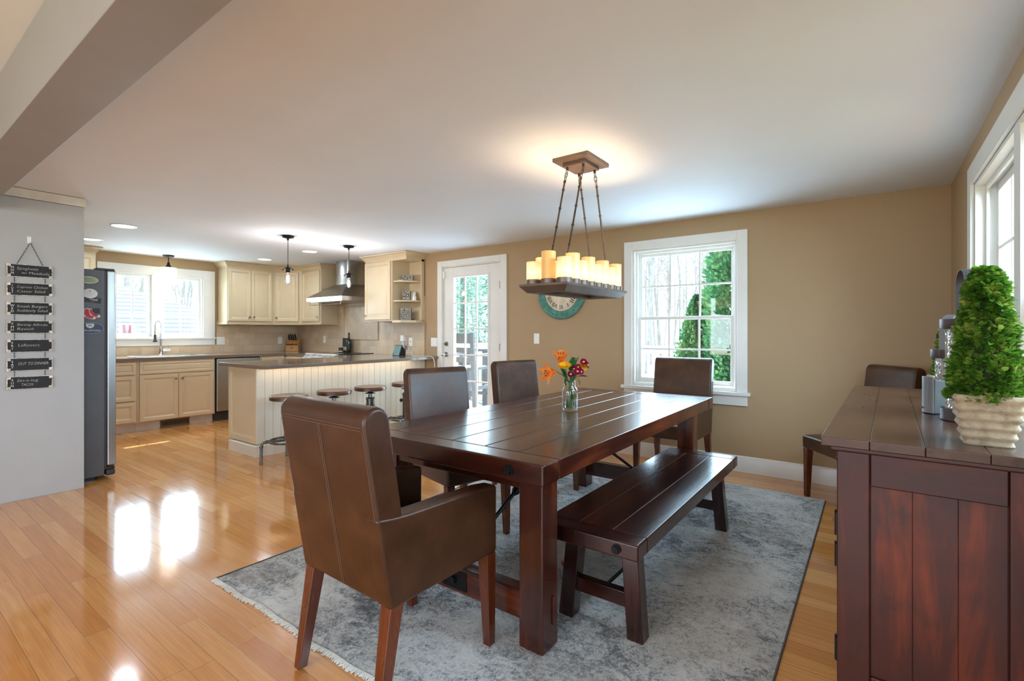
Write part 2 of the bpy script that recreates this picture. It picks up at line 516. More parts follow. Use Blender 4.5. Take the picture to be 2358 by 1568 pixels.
def basis(o, u, v, n):
    return Matrix(((u[0], v[0], n[0], o[0]), (u[1], v[1], n[1], o[1]), (u[2], v[2], n[2], o[2]), (0, 0, 0, 1)))

def arc(c, r, a0, a1, n, axes=((1, 0, 0), (0, 0, 1))):
    u, v = Vector(axes[0]), Vector(axes[1]); c = Vector(c)
    return [tuple(c + u * r * math.cos(a0 + (a1 - a0) * i / n) + v * r * math.sin(a0 + (a1 - a0) * i / n)) for i in range(n + 1)]
# ------------------------------------------------------------------ the setting
H = 2.2865                            # ceiling
YA, XB, XC = 4.697, -8.09, 0.446      # clock wall, sink-window wall, right-hand wall
WT = 0.15

def wall(name, axis, pos, thick, a0, a1, z0, z1, holes=(), m=wall_paint):
    """a wall with rectangular openings; axis is the run direction; thickness goes from pos to pos+thick"""
    A = sorted({a0, a1, *[h[0] for h in holes], *[h[1] for h in holes]})
    Z = sorted({z0, z1, *[h[2] for h in holes], *[h[3] for h in holes]})
    mb = MB(); lo, hi = min(pos, pos + thick), max(pos, pos + thick)
    for i in range(len(A) - 1):
        for j in range(len(Z) - 1):
            ca, cz = (A[i] + A[i + 1]) / 2, (Z[j] + Z[j + 1]) / 2
            if any(h[0] < ca < h[1] and h[2] < cz < h[3] for h in holes): continue
            if axis == 'X': mb.box(A[i], A[i + 1], lo, hi, Z[j], Z[j + 1])
            else: mb.box(lo, hi, A[i], A[i + 1], Z[j], Z[j + 1])
    return struct(mb.build(name, m, smooth=False))

struct(MB().box(-8.3, 2.6, -4.0, 4.9, -0.12, 0).build('floor', floor_mat, smooth=False))
struct(MB().box(-8.3, 0.65, 0.58, 4.9, H, H + 0.12).build('ceiling', ceil_paint, smooth=False))
struct(MB().box(-5.2, 2.6, -4.0, 0.58, 2.40, 2.52).build('ceiling', ceil_paint, smooth=False))

WA = (-1.95, -0.975, 0.700, 2.045)     # openings: dining window, door, sink window, right window
DR = (-4.585, -3.615, 0.0, 2.085)
WB = (2.115, 3.205, 1.150, 2.045)
WC = (1.70, 3.70, 0.700, 2.045)
wall('wall_back', 'X', YA, WT, XB - WT, XC + WT, 0, H, [WA, DR])
wall('wall_left', 'Y', XB, -WT, 0.42, YA, 0, H, [WB])
wall('wall_right', 'Y', XC, WT, 0.6, YA, 0, H, [WC])
wall('wall_kitchen', 'X', 0.43, 0.15, XB, -5.085, 0, H)
wall('wall_hall', 'Y', -5.03, -0.12, -3.8, 0.42, 0, 2.40, m=panel_paint)
wall('wall_front', 'X', -3.6, -0.15, -5.15, 2.4, 0, 2.40, [(-3.4, 1.0, 0.65, 2.10)])
wall('wall_side', 'Y', 2.25, 0.15, -3.6, 0.6, 0, 2.40, [(-2.8, -0.7, 0.65, 2.10)])
wall('wall_return', 'X', 0.4245, 0.18, XC, 2.25, 0, 2.40)
struct(MB().box(-5.03, XC, 0.4245, 0.609, 2.10, 2.40).build('ceiling_beam', mat('beam_paint', (150, 148, 149), 0.5, var=0.012), bevel=0.003))

# baseboards
bp = [(0, 0), (0.016, 0), (0.016, 0.112), (0.012, 0.122), (0.012, 0.134), (0.006, 0.140), (0, 0.140)]
struct(MB().molding([(-3.52, YA), (XC, YA)], bp).build('baseboard_back', trim_white))
struct(MB().molding([(XC, YA - 0.002), (XC, 0.62)], bp).build('baseboard_right', trim_white))
struct(MB().molding([(-4.86, YA), (-4.67, YA)], bp).build('baseboard_back', trim_white))

# --- windows.  Built in a local frame: x along the wall, y outward, z up
def place(o, loc, rz):
    o.location = loc; o.rotation_euler = (0, 0, rz); return o

def casing(x0, x1, z0, z1, cw, top, stool=0.03, apron=0.09, ext=0.025, proj=0.045):
    mb = MB()
    mb.box(x0 - cw, x0, -0.018, 0, z0, z1 + top); mb.box(x1, x1 + cw, -0.018, 0, z0, z1 + top)
    mb.box(x0, x1, -0.018, 0, z1, z1 + top)
    if stool:
        mb.box(x0 - cw - ext, x1 + cw + ext, -proj, 0, z0 - stool, z0)
        mb.box(x0 - cw, x1 + cw, -0.018, 0, z0 - stool - apron, z0 - stool)
    return mb

def sash(x0, x1, z0, z1, st, rb, rt, y0, y1):
    return MB().frame(x0, x1, z0, z1, st, st, rb, rt, y0, y1)

def muntins(x0, x1, z0, z1, nx, nz, y0, y1, w=0.016):
    mb = MB()
    for i in range(1, nx):
        x = x0 + (x1 - x0) * i / nx; mb.box(x - w / 2, x + w / 2, y0, y1, z0, z1)
    for j in range(1, nz):
        z = z0 + (z1 - z0) * j / nz; mb.box(x0, x1, y0 + 0.001, y1 - 0.001, z - w / 2, z + w / 2)
    return mb

def double_hung(root, x0, x1, z0, z1, zm, nx=3, nz=2):
    """frame liner, two sashes with grilles and panes"""
    liner = MB().frame(x0, x1, z0, z1, 0.02, 0.02, 0.03, 0.02, 0.0, WT)
    liner.frame(x0 + 0.02, x1 - 0.02, z0 + 0.03, z1 - 0.02, 0.022, 0.022, 0.012, 0.022, 0.042, 0.056)
    struct(liner.build('window_frame', trim_white, root, bevel=0.002, seg=1))
    for nm, a, b, y in (('upper_sash', zm, z1 - 0.022, 0.085), ('lower_sash', z0 + 0.034, zm + 0.028, 0.056)):
        st = 0.045
        sh = struct(sash(x0 + 0.024, x1 - 0.024, a, b, st, 0.045 if nm == 'lower_sash' else 0.03, 0.03 if nm == 'lower_sash' else 0.045, y, y + 0.028).build(nm, trim_white, root, bevel=0.002, seg=1))
        g0, g1 = a + (0.045 if nm == 'lower_sash' else 0.03), b - (0.03 if nm == 'lower_sash' else 0.045)
        struct(muntins(x0 + 0.024 + st, x1 - 0.024 - st, g0, g1, nx, nz, y + 0.006, y + 0.022).build('window_grille', trim_white, sh))
        struct(MB().box(x0 + 0.03 + st - 0.01, x1 - 0.03 - st + 0.01, y + 0.012, y + 0.015, g0 - 0.005, g1 + 0.005).build('window_pane', pane_glass, sh, smooth=False))

w1 = thing('window_1', 'white double hung dining window behind the end armchair', 'window'); struct(w1)
place(w1, (0, YA, 0), 0)
struct(casing(WA[0], WA[1], WA[2], WA[3], 0.085, 0.085).build('window_casing', trim_white, w1, bevel=0.002, seg=1))
double_hung(w1, *WA, 1.352)

w3 = thing('window_3', 'white window on the right wall behind the boxwood', 'window'); struct(w3)
place(w3, (XC, 0, 0), -PI / 2)         # local x runs to -Y
struct(casing(-WC[1], -WC[0], WC[2], WC[3], 0.105, 0.105).build('window_casing', trim_white, w3, bevel=0.002, seg=1))
xm = -(WC[0] + WC[1]) / 2
double_hung(w3, -WC[1], xm - 0.03, WC[2], WC[3], 1.352)
double_hung(w3, xm + 0.03, -WC[0], WC[2], WC[3], 1.352)
struct(MB().box(xm - 0.03, xm + 0.03, 0.0, WT, WC[2], WC[3]).build('window_mullion', trim_white, w3))

w2 = thing('window_2', 'white twin casement window above the kitchen sink', 'window'); struct(w2)
place(w2, (XB, 0, 0), PI / 2)          # local x runs to +Y, outward is -X
struct(casing(WB[0], WB[1], WB[2], WB[3], 0.16, 0.10, 0.022, 0.09, 0.012, 0.035).build('window_casing', trim_white, w2, bevel=0.002, seg=1))
struct(MB().frame(WB[0], WB[1], WB[2], WB[3], 0.02, 0.02, 0.02, 0.02, 0, WT).build('window_frame', trim_white, w2))
struct(MB().box(2.565, 2.685, -0.018, WT, WB[2], WB[3]).build('window_mullion', trim_white, w2, bevel=0.002, seg=1))
for a, b in ((WB[0] + 0.02, 2.565), (2.685, WB[1] - 0.02)):
    sh = struct(sash(a, b, WB[2] + 0.02, WB[3] - 0.02, 0.038, 0.04, 0.038, 0.05, 0.085).build('casement_sash', trim_white, w2, bevel=0.002, seg=1))
    struct(muntins(a + 0.038, b - 0.038, WB[2] + 0.06, WB[3] - 0.058, 2, 3, 0.06, 0.075, 0.012).build('window_grille', trim_white, sh))
    struct(MB().box(a + 0.03, b - 0.03, 0.066, 0.069, WB[2] + 0.05, WB[3] - 0.05).build('window_pane', pane_glass, sh, smooth=False))
    c = (a + b) / 2 + 0.03
    struct(MB().box(c - 0.05, c + 0.05, 0.015, 0.05, WB[2] + 0.02, WB[2] + 0.034).tube([(c - 0.01, 0.02, WB[2] + 0.03), (c + 0.01, 0.005, WB[2] + 0.05), (c + 0.05, 0.0, WB[2] + 0.095)], 0.005, 6).build('crank_handle', white_plastic, w2))

# --- glazed door
d1 = thing('door_1', 'white glazed patio door beside the kitchen cabinets', 'door'); struct(d1)
place(d1, (0, YA, 0), 0)
cs = MB(); cs.box(-4.667, -4.585, -0.018, 0, 0, 2.16); cs.box(-3.615, -3.521, -0.018, 0, 0, 2.16); cs.box(-4.585, -3.615, -0.018, 0, 2.085, 2.16)
struct(cs.build('door_casing', trim_white, d1, bevel=0.002, seg=1))
struct(MB().frame(DR[0], DR[1], 0, DR[3], 0.012, 0.012, 0.02, 0.012, 0, WT).build('door_jamb', trim_white, d1))
DX0, DX1, DZ0, DZ1 = -4.572, -3.628, 0.022, 2.070
GX0, GX1, GZ0, GZ1 = -4.395, -3.825, 0.27, 1.935
slab = MB().frame(DX0, DX1, DZ0, DZ1, GX0 - DX0, DX1 - GX1, GZ0 - DZ0, DZ1 - GZ1, 0.012, 0.055)
slab.frame(GX0 - 0.028, GX1 + 0.028, GZ0 - 0.028, GZ1 + 0.028, 0.03, 0.03, 0.03, 0.03, 0.003, 0.014)
sl = struct(slab.build('door_slab', trim_white, d1, bevel=0.002, seg=1))
struct(muntins(GX0, GX1, GZ0, GZ1, 3, 5, 0.012, 0.03, 0.018).build('door_grille', trim_white, sl))
struct(MB().box(GX0 - 0.005, GX1 + 0.005, 0.03, 0.034, GZ0 - 0.005, GZ1 + 0.005).build('door_pane', pane_glass, sl, smooth=False))
kn = MB(); k0 = (-4.525, 0.012, 0.935)
kn.cyl((-4.525, 0.012, 0.935), (-4.525, 0.004, 0.935), 0.032, n=20); kn.cyl((-4.525, 0.006, 0.935), (-4.525, -0.035, 0.935), 0.010); kn.ball((-4.525, -0.052, 0.935), 0.028, sc=(1, 0.8, 1))
struct(kn.build('door_knob', chrome, d1))
struct(MB().cyl((-4.525, 0.012, 1.075), (-4.525, -0.004, 1.075), 0.03, 0.026, n=20).cyl((-4.525, -0.004, 1.075), (-4.525, -0.018, 1.075), 0.012).box(-4.529, -4.521, -0.034, -0.016, 1.06, 1.09).build('deadbolt', nickel, d1))
for z in (1.80, 1.045, 0.25):
    struct(MB().cyl((-3.622, -0.004, z - 0.045), (-3.622, -0.004, z + 0.045), 0.007).box(-3.64, -3.604, 0.0, 0.013, z - 0.045, z + 0.045).build('door_hinge', nickel, d1))
struct(MB().box(-4.575, -4.545, -0.014, 0.012, 1.93, 2.02).build('door_sensor', white_plastic, d1, bevel=0.003))

# --- backsplash of stone tile on both kitchen walls
tile = m_tile('travertine_tile'); tile_d = m_tile('travertine_diamond_tile', (0, 0, PI / 4), 0.105, 0.105, 0.0)
CT = 0.91                              # worktop height
bs = MB().box(XB, -4.915, YA - 0.012, YA, CT - 0.02, 1.72)
struct(bs.build('backsplash_back', tile, smooth=False, uv=(0, 2)))
bsl = MB().box(XB, XB + 0.012, 0.60, 1.93, CT - 0.02, 1.36).box(XB, XB + 0.012, 1.93, 3.39, CT - 0.02, 1.04).box(XB, XB + 0.012, 3.39, YA, CT - 0.02, 1.40)
struct(bsl.build('backsplash_left', tile, smooth=False, uv=(1, 2)))
ap = MB().box(-6.70, -5.90, YA - 0.017, YA - 0.012, 1.13, 1.61)
struct(ap.build('backsplash_panel', tile_d, smooth=False, uv=(0, 2)))
struct(MB().frame(-6.725, -5.875, 1.105, 1.635, 0.025, 0.025, 0.025, 0.025, YA - 0.028, YA - 0.012).build('trim_1', mat('stone_pencil_liner', (190, 164, 132), 0.4), bevel=0.008, seg=3))
struct(MB().box(-4.925, -4.912, YA - 0.014, YA, CT, 1.36).build('trim_2', mat('stone_pencil_liner', (190, 164, 132), 0.4)))
# ------------------------------------------------------------------ kitchen
RAISED = [(0, 0), (0, 0.016), (0.005, 0.021), (0.040, 0.021), (0.052, 0.015), (0.058, 0.010), (0.064, 0.010), (0.090, 0.018), (0.091, 0.018)]
DRAWER = [(0, 0), (0, 0.016), (0.005, 0.021), (0.026, 0.021), (0.036, 0.013), (0.040, 0.011), (0.052, 0.017), (0.053, 0.017)]
KNOB = [(0.006, 0.0), (0.005, 0.010), (0.007, 0.016), (0.014, 0.020), (0.0155, 0.026), (0.011, 0.031), (0.0, 0.033)]

def knob_at(parent, x, z, y=-0.021):
    M = Matrix.Translation((x, y, z)) @ Matrix.Rotation(PI / 2, 4, 'X')
    return MB().lathe(KNOB, 16, cap1=False, M=M).build('knob', nickel, parent)

def front(parent, name, x0, x1, z0, z1, loops, knob=None):
    p = MB().nest(x1 - x0, z1 - z0, loops, x0, z0).build(name, cream, parent, angle=25)
    if knob: knob_at(p, *knob)
    return p

CROWN = [(0.0, -0.075), (0.006, -0.075), (0.010, -0.066), (0.022, -0.050), (0.040, -0.032), (0.050, -0.020), (0.056, -0.018), (0.060, -0.004), (0.0, -0.004)]
RAIL = [(-0.02, 0.0), (0.010, 0.0), (0.012, 0.006), (0.008, 0.012), (0.014, 0.022), (0.014, 0.03), (-0.02, 0.03)]

UF, UB, UT = -7.776, 1.375, 2.215     # wall cabinets: front plane on the sink wall, bottom, top
def upper(name, label, loc, rz, w, d, doors, poly=None):
    t = thing(name, label, 'cabinet', loc, rz, 'wall cabinets of the kitchen')
    mb = MB()
    if poly: mb.prism(poly, UB, UT, 'Z')
    else: mb.box(0, w, 0, d, UB, UT)
    mb.build('carcass', cream, t, bevel=0.002, seg=1)
    for x0, x1, kx in doors:
        front(t, 'door', x0, x1, UB + 0.02, UT - 0.03, RAISED, (kx, UB + 0.085))
    return t
upper('wall_cabinet', 'cream two-door wall cabinet right of the sink window', (UF, 3.41, 0), PI / 2, 0.69, 0.302, [(0.008, 0.343, 0.31), (0.347, 0.682, 0.38)])
upper('wall_cabinet', 'cream wall cabinet half hidden above the refrigerator left of the window', (UF, 1.05, 0), PI / 2, 0.82, 0.302, [(0.01, 0.40, 0.37), (0.42, 0.81, 0.45)])
ang = math.atan2(0.286, 0.356); ca, sa = math.cos(-ang), math.sin(-ang)
def loc2(px, py): return ((px + 7.776) * ca - (py - 4.10) * sa, (px + 7.776) * sa + (py - 4.10) * ca)
upper('wall_cabinet', 'cream one-door wall cabinet set across the kitchen corner', (UF, 4.10, 0), ang, 0.457, 0.3, [(0.045, 0.412, 0.075)],
      [loc2(*p) for p in ((-7.776, 4.101), (-7.421, 4.386), (-7.421, 4.683), (-8.075, 4.683), (-8.075, 4.101))])
upper('wall_cabinet', 'cream one-door wall cabinet left of the range hood', (-7.42, 4.386, 0), 0, 0.545, 0.295, [(0.03, 0.52, 0.485)])
upper('wall_cabinet', 'cream one-door wall cabinet right of the range hood', (-5.77, 4.367, 0), 0, 0.565, 0.315, [(0.012, 0.55, 0.05)])
struct(MB().molding([(XB, 3.41), (UF, 3.41), (UF, 4.10), (-7.42, 4.386), (-6.875, 4.386), (-6.875, YA)], [(o, z + H) for o, z in CROWN]).build('trim_3', cream))
struct(MB().molding([(XB, 1.05), (UF, 1.05), (UF, 1.87), (XB, 1.87)], [(o, z + H) for o, z in CROWN]).build('trim_4', cream))
struct(MB().molding([(-5.77, YA), (-5.77, 4.367), (-4.92, 4.367), (-4.92, YA)], [(o, z + H) for o, z in CROWN]).build('trim_5', cream))
struct(MB().molding([(XB + 0.012, 3.41), (UF, 3.41), (UF, 4.10), (-7.42, 4.386), (-6.875, 4.386), (-6.875, YA - 0.013)], [(o, z + UB - 0.03) for o, z in RAIL]).build('trim_6', cream))

# open corner shelves
t = thing('corner_shelf', 'cream open end shelves holding black and white word signs', 'shelf', (-5.20, 4.367, 0))
def shelf_poly(ins):
    pts = [(0.004, 0.315), (0.004, 0.004 + ins)]
    for i in range(9):
        a = PI / 2 * i / 8
        pts.append((0.02 + (0.25 - ins) * math.sin(a), 0.27 - (0.266 - ins) * math.cos(a) if i < 8 else 0.27))
    return pts + [(0.27 - ins, 0.315)]
MB().box(0.0, 0.28, 0.305, 0.318, UB, UT).box(0.262, 0.28, 0.27, 0.305, UB, UT).build('back_panel', cream, t)
MB().box(-0.004, 0.004, 0.0, 0.305, UB, UT).build('side_panel', cream, t)
for z in (1.655, 1.918):
    MB().prism(shelf_poly(0.012), z - 0.02, z, 'Z').build('shelf_board', cream, t, bevel=0.004, seg=2)
MB().prism([(0, 0.315), (0, 0), (0.17, 0), (0.28, 0.17), (0.28, 0.315)], UB - 0.022, UB + 0.012, 'Z').build('shelf_board', cream, t, bevel=0.004)
MB().prism([(0, 0.315), (0, 0), (0.28, 0), (0.28, 0.315)], UT - 0.03, H - 0.07, 'Z').build('top_panel', cream, t)

def sign(label, x, y, z, w, h, rows, rz=0.62, t_=0.03):
    o = thing('word_sign', label, 'sign', (x, y, z), rz, 'word signs on the corner shelves')
    MB().box(-w / 2, w / 2, -t_ / 2, t_ / 2, 0, h).build('sign_block', mat('black_sign_wood', (24, 24, 25), 0.6, var=0.2, scale=40), o, bevel=0.0012, seg=1)
    MB().frame(-w / 2 + 0.003, w / 2 - 0.003, 0.003, h - 0.003, 0.0012, 0.0012, 0.0012, 0.0012, -t_ / 2 - 0.0006, -t_ / 2).build('sign_edge_line', mat('sign_white', (226, 222, 210), 0.6), o)
    k = MB(); n = sum(r[1] for r in rows); z1 = h - 0.006; hh = h - 0.012
    for txt, share in rows:
        rh = hh * share / n
        M = basis((0, -t_ / 2 - 0.0008, z1 - rh / 2), (1, 0, 0), (0, 0, 1), (0, -1, 0))
        q = text_mb(txt, rh * 1.18, M, 0.0004, width=w - 0.016)
        k.add(q.v, q.f); z1 -= rh
    k.build('lettering', mat('sign_white', (226, 222, 210), 0.6), o, smooth=False)
    return o
sign('small black sign reading will work for cupcakes on the top shelf', -5.065, 4.52, 1.918, 0.155, 0.072, [('WILL WORK FOR', 0.7), ('CUPCAKES', 1.0)])
sign('black sign reading love you more on the middle shelf', -5.085, 4.52, 1.655, 0.105, 0.13, [('LOVE', 1), ('YOU', 1), ('MORE', 1)])
sign('tall black sign covered in small words starting best friends on the bottom shelf', -5.095, 4.52, UB + 0.012, 0.15, 0.168,
     [('BEST FRIENDS', 1.5), ('ARE THE PEOPLE IN LIFE', 1), ('WHO MAKE YOU LAUGH', 1), ('A LITTLE LOUDER SMILE', 1), ('A LITTLE BRIGHTER AND', 1), ('LIVE A LITTLE BETTER', 1)])
# small things on the shelves
o = thing('squirrel_figurine', 'white ceramic squirrel figurine beside the love you more sign', 'figurine', (-4.995, 4.575, 1.655), 0.4)
porc = mat('white_porcelain', (236, 234, 230), 0.2)
b = MB(); b.lathe([(0.030, 0), (0.032, 0.006), (0.024, 0.012), (0.028, 0.030), (0.027, 0.050), (0.018, 0.068), (0.012, 0.074)], 18)
b.ball((0.006, -0.008, 0.085), 0.019, sc=(0.9, 1.15, 1)); b.ball((0.006, -0.026, 0.081), 0.008)
for s in (-1, 1): b.lathe([(0.006, 0), (0.005, 0.010), (0.0, 0.020)], 8, (0.006 + s * 0.010, 0.0, 0.098), cap1=False)
for s in (-1, 1): b.tube([(s * 0.02, -0.012, 0.058), (s * 0.018, -0.026, 0.050), (s * 0.006, -0.032, 0.056)], 0.006, 8)
b.build('body', porc, o)
MB().tube([(-0.004, 0.024, 0.010), (-0.02, 0.040, 0.030), (-0.030, 0.042, 0.060), (-0.026, 0.034, 0.090), (-0.012, 0.026, 0.105), (-0.012, 0.036, 0.112)], [0.010, 0.016, 0.019, 0.018, 0.012, 0.004], 12).build('tail', porc, o)
tag(MB().box(-5.178, -5.10, 4.44, 4.49, 1.918, 1.931).build('white_case', white_plastic, bevel=0.003), 'flat white case left of the cupcakes sign', 'case')
o = thing('dark_figurine', 'tiny dark figurine right of the best friends sign', 'figurine', (-4.985, 4.545, UB + 0.012))
MB().lathe([(0.012, 0), (0.013, 0.006), (0.008, 0.012), (0.010, 0.018), (0.0, 0.026)], 12, cap1=False).build('body', mat('dark_ceramic', (50, 30, 26), 0.3), o)

# base cabinets
BF, BD, BT = -7.30, 0.765, 0.872
def base(label, y0, w, parts, kind='cream'):
    t = thing('base_cabinet', label, 'cabinet', (BF, y0, 0), PI / 2, 'base cabinets of the kitchen')
    MB().box(0, w, 0, BD, 0.11, BT).build('carcass', cream, t, bevel=0.002, seg=1)
    MB().box(0, w, 0.072, 0.09, 0, 0.112).build('toe_kick', mat('toe_kick_paint', (206, 198, 186), 0.5), t)
    for p in parts: front(t, *p)
    return t
dz = [(0.125, 0.372), (0.386, 0.692), (0.706, 0.858)]
base('cream three-drawer base cabinet beside the refrigerator', 1.69, 0.463, [('drawer', 0.02, 0.443, a, b_, DRAWER if b_ - a < 0.2 else RAISED, None) for a, b_ in dz])
base('cream sink base cabinet with two doors under the window', 2.155, 0.885,
     [('drawer_front', 0.02, 0.865, 0.706, 0.858, DRAWER, None), ('door', 0.02, 0.4405, 0.118, 0.694, RAISED, (0.405, 0.632)), ('door', 0.4445, 0.865, 0.118, 0.694, RAISED, (0.48, 0.632))])
base('cream base cabinet between the refrigerator and the drawers', 0.62, 1.065, [('door', 0.02, 0.53, 0.118, 0.858, RAISED, None), ('door', 0.535, 1.045, 0.118, 0.858, RAISED, None)])
base('cream corner base cabinet right of the dishwasher', 3.655, 0.385, [('drawer_front', 0.015, 0.37, 0.706, 0.858, DRAWER, None), ('door', 0.015, 0.37, 0.118, 0.694, RAISED, None)])
def base_back(label, x0, w):
    t = thing('base_cabinet', label, 'cabinet', (x0, 4.05, 0), 0, 'base cabinets of the kitchen')
    MB().box(0, w, 0, 0.63, 0.11, BT).build('carcass', cream, t, bevel=0.002, seg=1)
    MB().box(0, w, 0.072, 0.09, 0, 0.112).build('toe_kick', mat('toe_kick_paint', (206, 198, 186), 0.5), t)
    front(t, 'drawer_front', 0.012, w - 0.012, 0.706, 0.858, DRAWER); front(t, 'door', 0.012, w - 0.012, 0.118, 0.694, RAISED)
base_back('cream narrow base cabinet left of the range', -7.29, 0.53)
base_back('cream narrow base cabinet right of the range behind the peninsula', -5.985, 0.48)

# heat register in the toe kick
t = thing('floor_register', 'brown louvred heat register in the toe kick under the sink', 'vent', (-7.372, 2.42, 0.0), PI / 2)
reg = mat('register_brown', (112, 92, 72), 0.45, 0.3)
MB().frame(0, 0.335, 0.004, 0.098, 0.018, 0.018, 0.018, 0.018, -0.012, 0.0).build('grille_frame', reg, t, bevel=0.002)
MB().box(0.01, 0.325, -0.002, 0.0, 0.012, 0.09).build('grille_back', mat('register_dark', (20, 18, 16), 0.8), t)
for i in range(22):
    x = 0.024 + 0.0131 * i; MB().box(x, x + 0.005, -0.009, -0.002, 0.02, 0.082).build('louvre', reg, t)

# dishwasher
t = thing('dishwasher', 'stainless dishwasher right of the sink cabinet', 'dishwasher', (BF, 3.046, 0), PI / 2)
MB().box(0.0, 0.602, 0.0, 0.6, 0.10, 0.868).build('tub', black_plastic, t)
MB().box(0.008, 0.594, -0.028, 0.0, 0.135, 0.862).build('door', steel_door, t, bevel=0.012, seg=3)
MB().tube([(0.04, -0.03, 0.775), (0.045, -0.062, 0.775), (0.30, -0.070, 0.775), (0.555, -0.062, 0.775), (0.56, -0.03, 0.775)], 0.011, 10).build('handle', chrome, t)
MB().box(0.0, 0.602, 0.05, 0.08, 0.0, 0.125).build('kick_plate', dark_plastic, t)

# worktops
def cells(xs, ys, z0, z1, skip):
    mb = MB()
    for i in range(len(xs) - 1):
        for j in range(len(ys) - 1):
            if not skip((xs[i] + xs[i + 1]) / 2, (ys[j] + ys[j + 1]) / 2): mb.box(xs[i], xs[i + 1], ys[j], ys[j + 1], z0, z1)
    return mb
wt = cells([XB + 0.013, -7.90, -7.42, -7.265, -6.752], [0.60, 2.22, 2.98, 4.02, YA - 0.013], BT + 0.002, CT,
           lambda x, y: (x > -7.265 and y < 4.02) or (-7.90 < x < -7.42 and 2.22 < y < 2.98))
tag(wt.build('worktop', quartz, smooth=False), 'brown quartz L-shaped worktop along the sink and range walls', 'worktop')
pw = MB().prism([(-5.985, 4.02), (-5.60, 4.02), (-5.60, 2.42), (-5.575, 2.36), (-4.70, 2.36), (-4.645, 2.40), (-4.645, YA - 0.001), (-5.985, YA - 0.013)][::1], BT + 0.002, CT, 'Z')
tag(pw.build('worktop', quartz, bevel=0.005, seg=2), 'brown quartz breakfast bar top on the peninsula', 'worktop')

t = thing('kitchen_sink', 'stainless steel sink set in the worktop under the window', 'sink', (-7.66, 2.60, CT))
sk = MB().frame(-0.255, 0.255, -0.395, 0.395, 0.03, 0.03, 0.03, 0.03, 0, 0.004, Matrix(((1, 0, 0, 0), (0, 0, 1, 0), (0, 1, 0, 0.0), (0, 0, 0, 1))))
sk.build('rim', steel_x, t, bevel=0.0015, seg=1)
bw = MB(); rings = []
for ins, z in ((0.226, 0.0), (0.222, -0.16), (0.20, -0.185)):
    rings.append([(-ins, -ins - 0.14, z), (ins, -ins - 0.14, z), (ins, ins + 0.14, z), (-ins, ins + 0.14, z)])
bw.loft(rings, False, True); bw.build('basin', steel_x, t)

t = thing('kitchen_faucet', 'chrome spring-neck faucet rising behind the sink', 'faucet', (-7.925, 2.61, CT), 0)
fb = MB(); fb.lathe([(0.030, 0), (0.030, 0.006), (0.024, 0.012), (0.024, 0.10), (0.017, 0.115), (0.013, 0.125), (0.011, 0.26)], 18); fb.build('body', chrome, t)
pts = [(0, 0, 0.25), (0.0, 0, 0.36)] + [(0.035 * (1 - math.cos(a)), -0.045 * (1 - math.cos(a)), 0.40 + 0.075 * math.sin(a)) for a in [PI * i / 12 for i in range(1, 12)]] + [(0.07, -0.09, 0.38), (0.07, -0.09, 0.28)]
sp = MB(); sp.tube(pts, 0.007, 8)
crv = [Vector(p) for p in pts]; hel = []; L = []
for i in range(len(crv) - 1):
    n = max(2, int((crv[i + 1] - crv[i]).length / 0.0022))
    for k in range(n): L.append((crv[i].lerp(crv[i + 1], k / n), (crv[i + 1] - crv[i]).normalized()))
for i, (p, d) in enumerate(L):
    u = d.orthogonal().normalized() if i == 0 else (u - d * u.dot(d)).normalized(); w = d.cross(u)
    hel.append(tuple(p + (u * math.cos(i * 1.05) + w * math.sin(i * 1.05)) * 0.012))
sp.tube(hel, 0.0022, 5); sp.build('spring_neck', chrome, t)
MB().lathe([(0.012, 0), (0.016, -0.01), (0.016, -0.06), (0.020, -0.075), (0.027, -0.095), (0.027, -0.102)], 16, (0.07, -0.09, 0.285)).build('spray_head', dark_plastic, t)
MB().tube([(0.0, 0, 0.24), (0.04, -0.05, 0.245), (0.068, -0.088, 0.245)], 0.004, 6).build('spray_holder', chrome, t)
MB().cyl((0, 0.02, 0.065), (0.0, 0.105, 0.065), 0.020, n=18).cyl((0.0, 0.09, 0.08), (-0.012, 0.092, 0.14), 0.007, 0.006).build('lever', chrome, t)

# range
t = thing('range', 'stainless range with black glass cooktop behind the peninsula', 'range', (-6.748, 4.03, 0))
MB().box(0, 0.757, 0.0, 0.655, 0.08, 0.908).build('body', steel_x, t, bevel=0.003)
MB().box(0.0, 0.757, 0.05, 0.655, 0.908, 0.918).build('cooktop', mat('black_cooktop_glass', (14, 14, 15), 0.08), t, bevel=0.002)
MB().prism([(-0.055, 0.83), (0.06, 0.83), (0.06, 0.922), (0.03, 0.922)], 0.0, 0.757, 'X').build('control_panel', mat('pale_steel', (222, 222, 222), 0.22, 0.6), t, bevel=0.004)
for i in range(5):
    MB().cyl((0.09 + i * 0.145, -0.012, 0.876), (0.09 + i * 0.145, -0.036, 0.893), 0.021, n=16).build('knob', chrome, t)
od = MB().box(0.01, 0.747, -0.03, 0.0, 0.26, 0.82).build('oven_door', steel_x, t, bevel=0.006)
MB().tube([(0.05, -0.03, 0.775), (0.055, -0.075, 0.775), (0.70, -0.075, 0.775), (0.705, -0.03, 0.775)], 0.012, 10).build('handle', chrome, od)
MB().box(0.01, 0.747, -0.025, 0.0, 0.09, 0.25).build('drawer', steel_x, t, bevel=0.004)
gr = MB()
for x in (0.19, 0.56):
    for yy in (0.2, 0.47):
        for r in (0.075, 0.11): gr.tube(arc((x, yy, 0.9182), r, 0, 2 * PI, 24, ((1, 0, 0), (0, 1, 0)))[:-1], 0.0012, 4, True)
gr.build('burner_rings', mat('burner_grey', (70, 70, 72), 0.3), t)

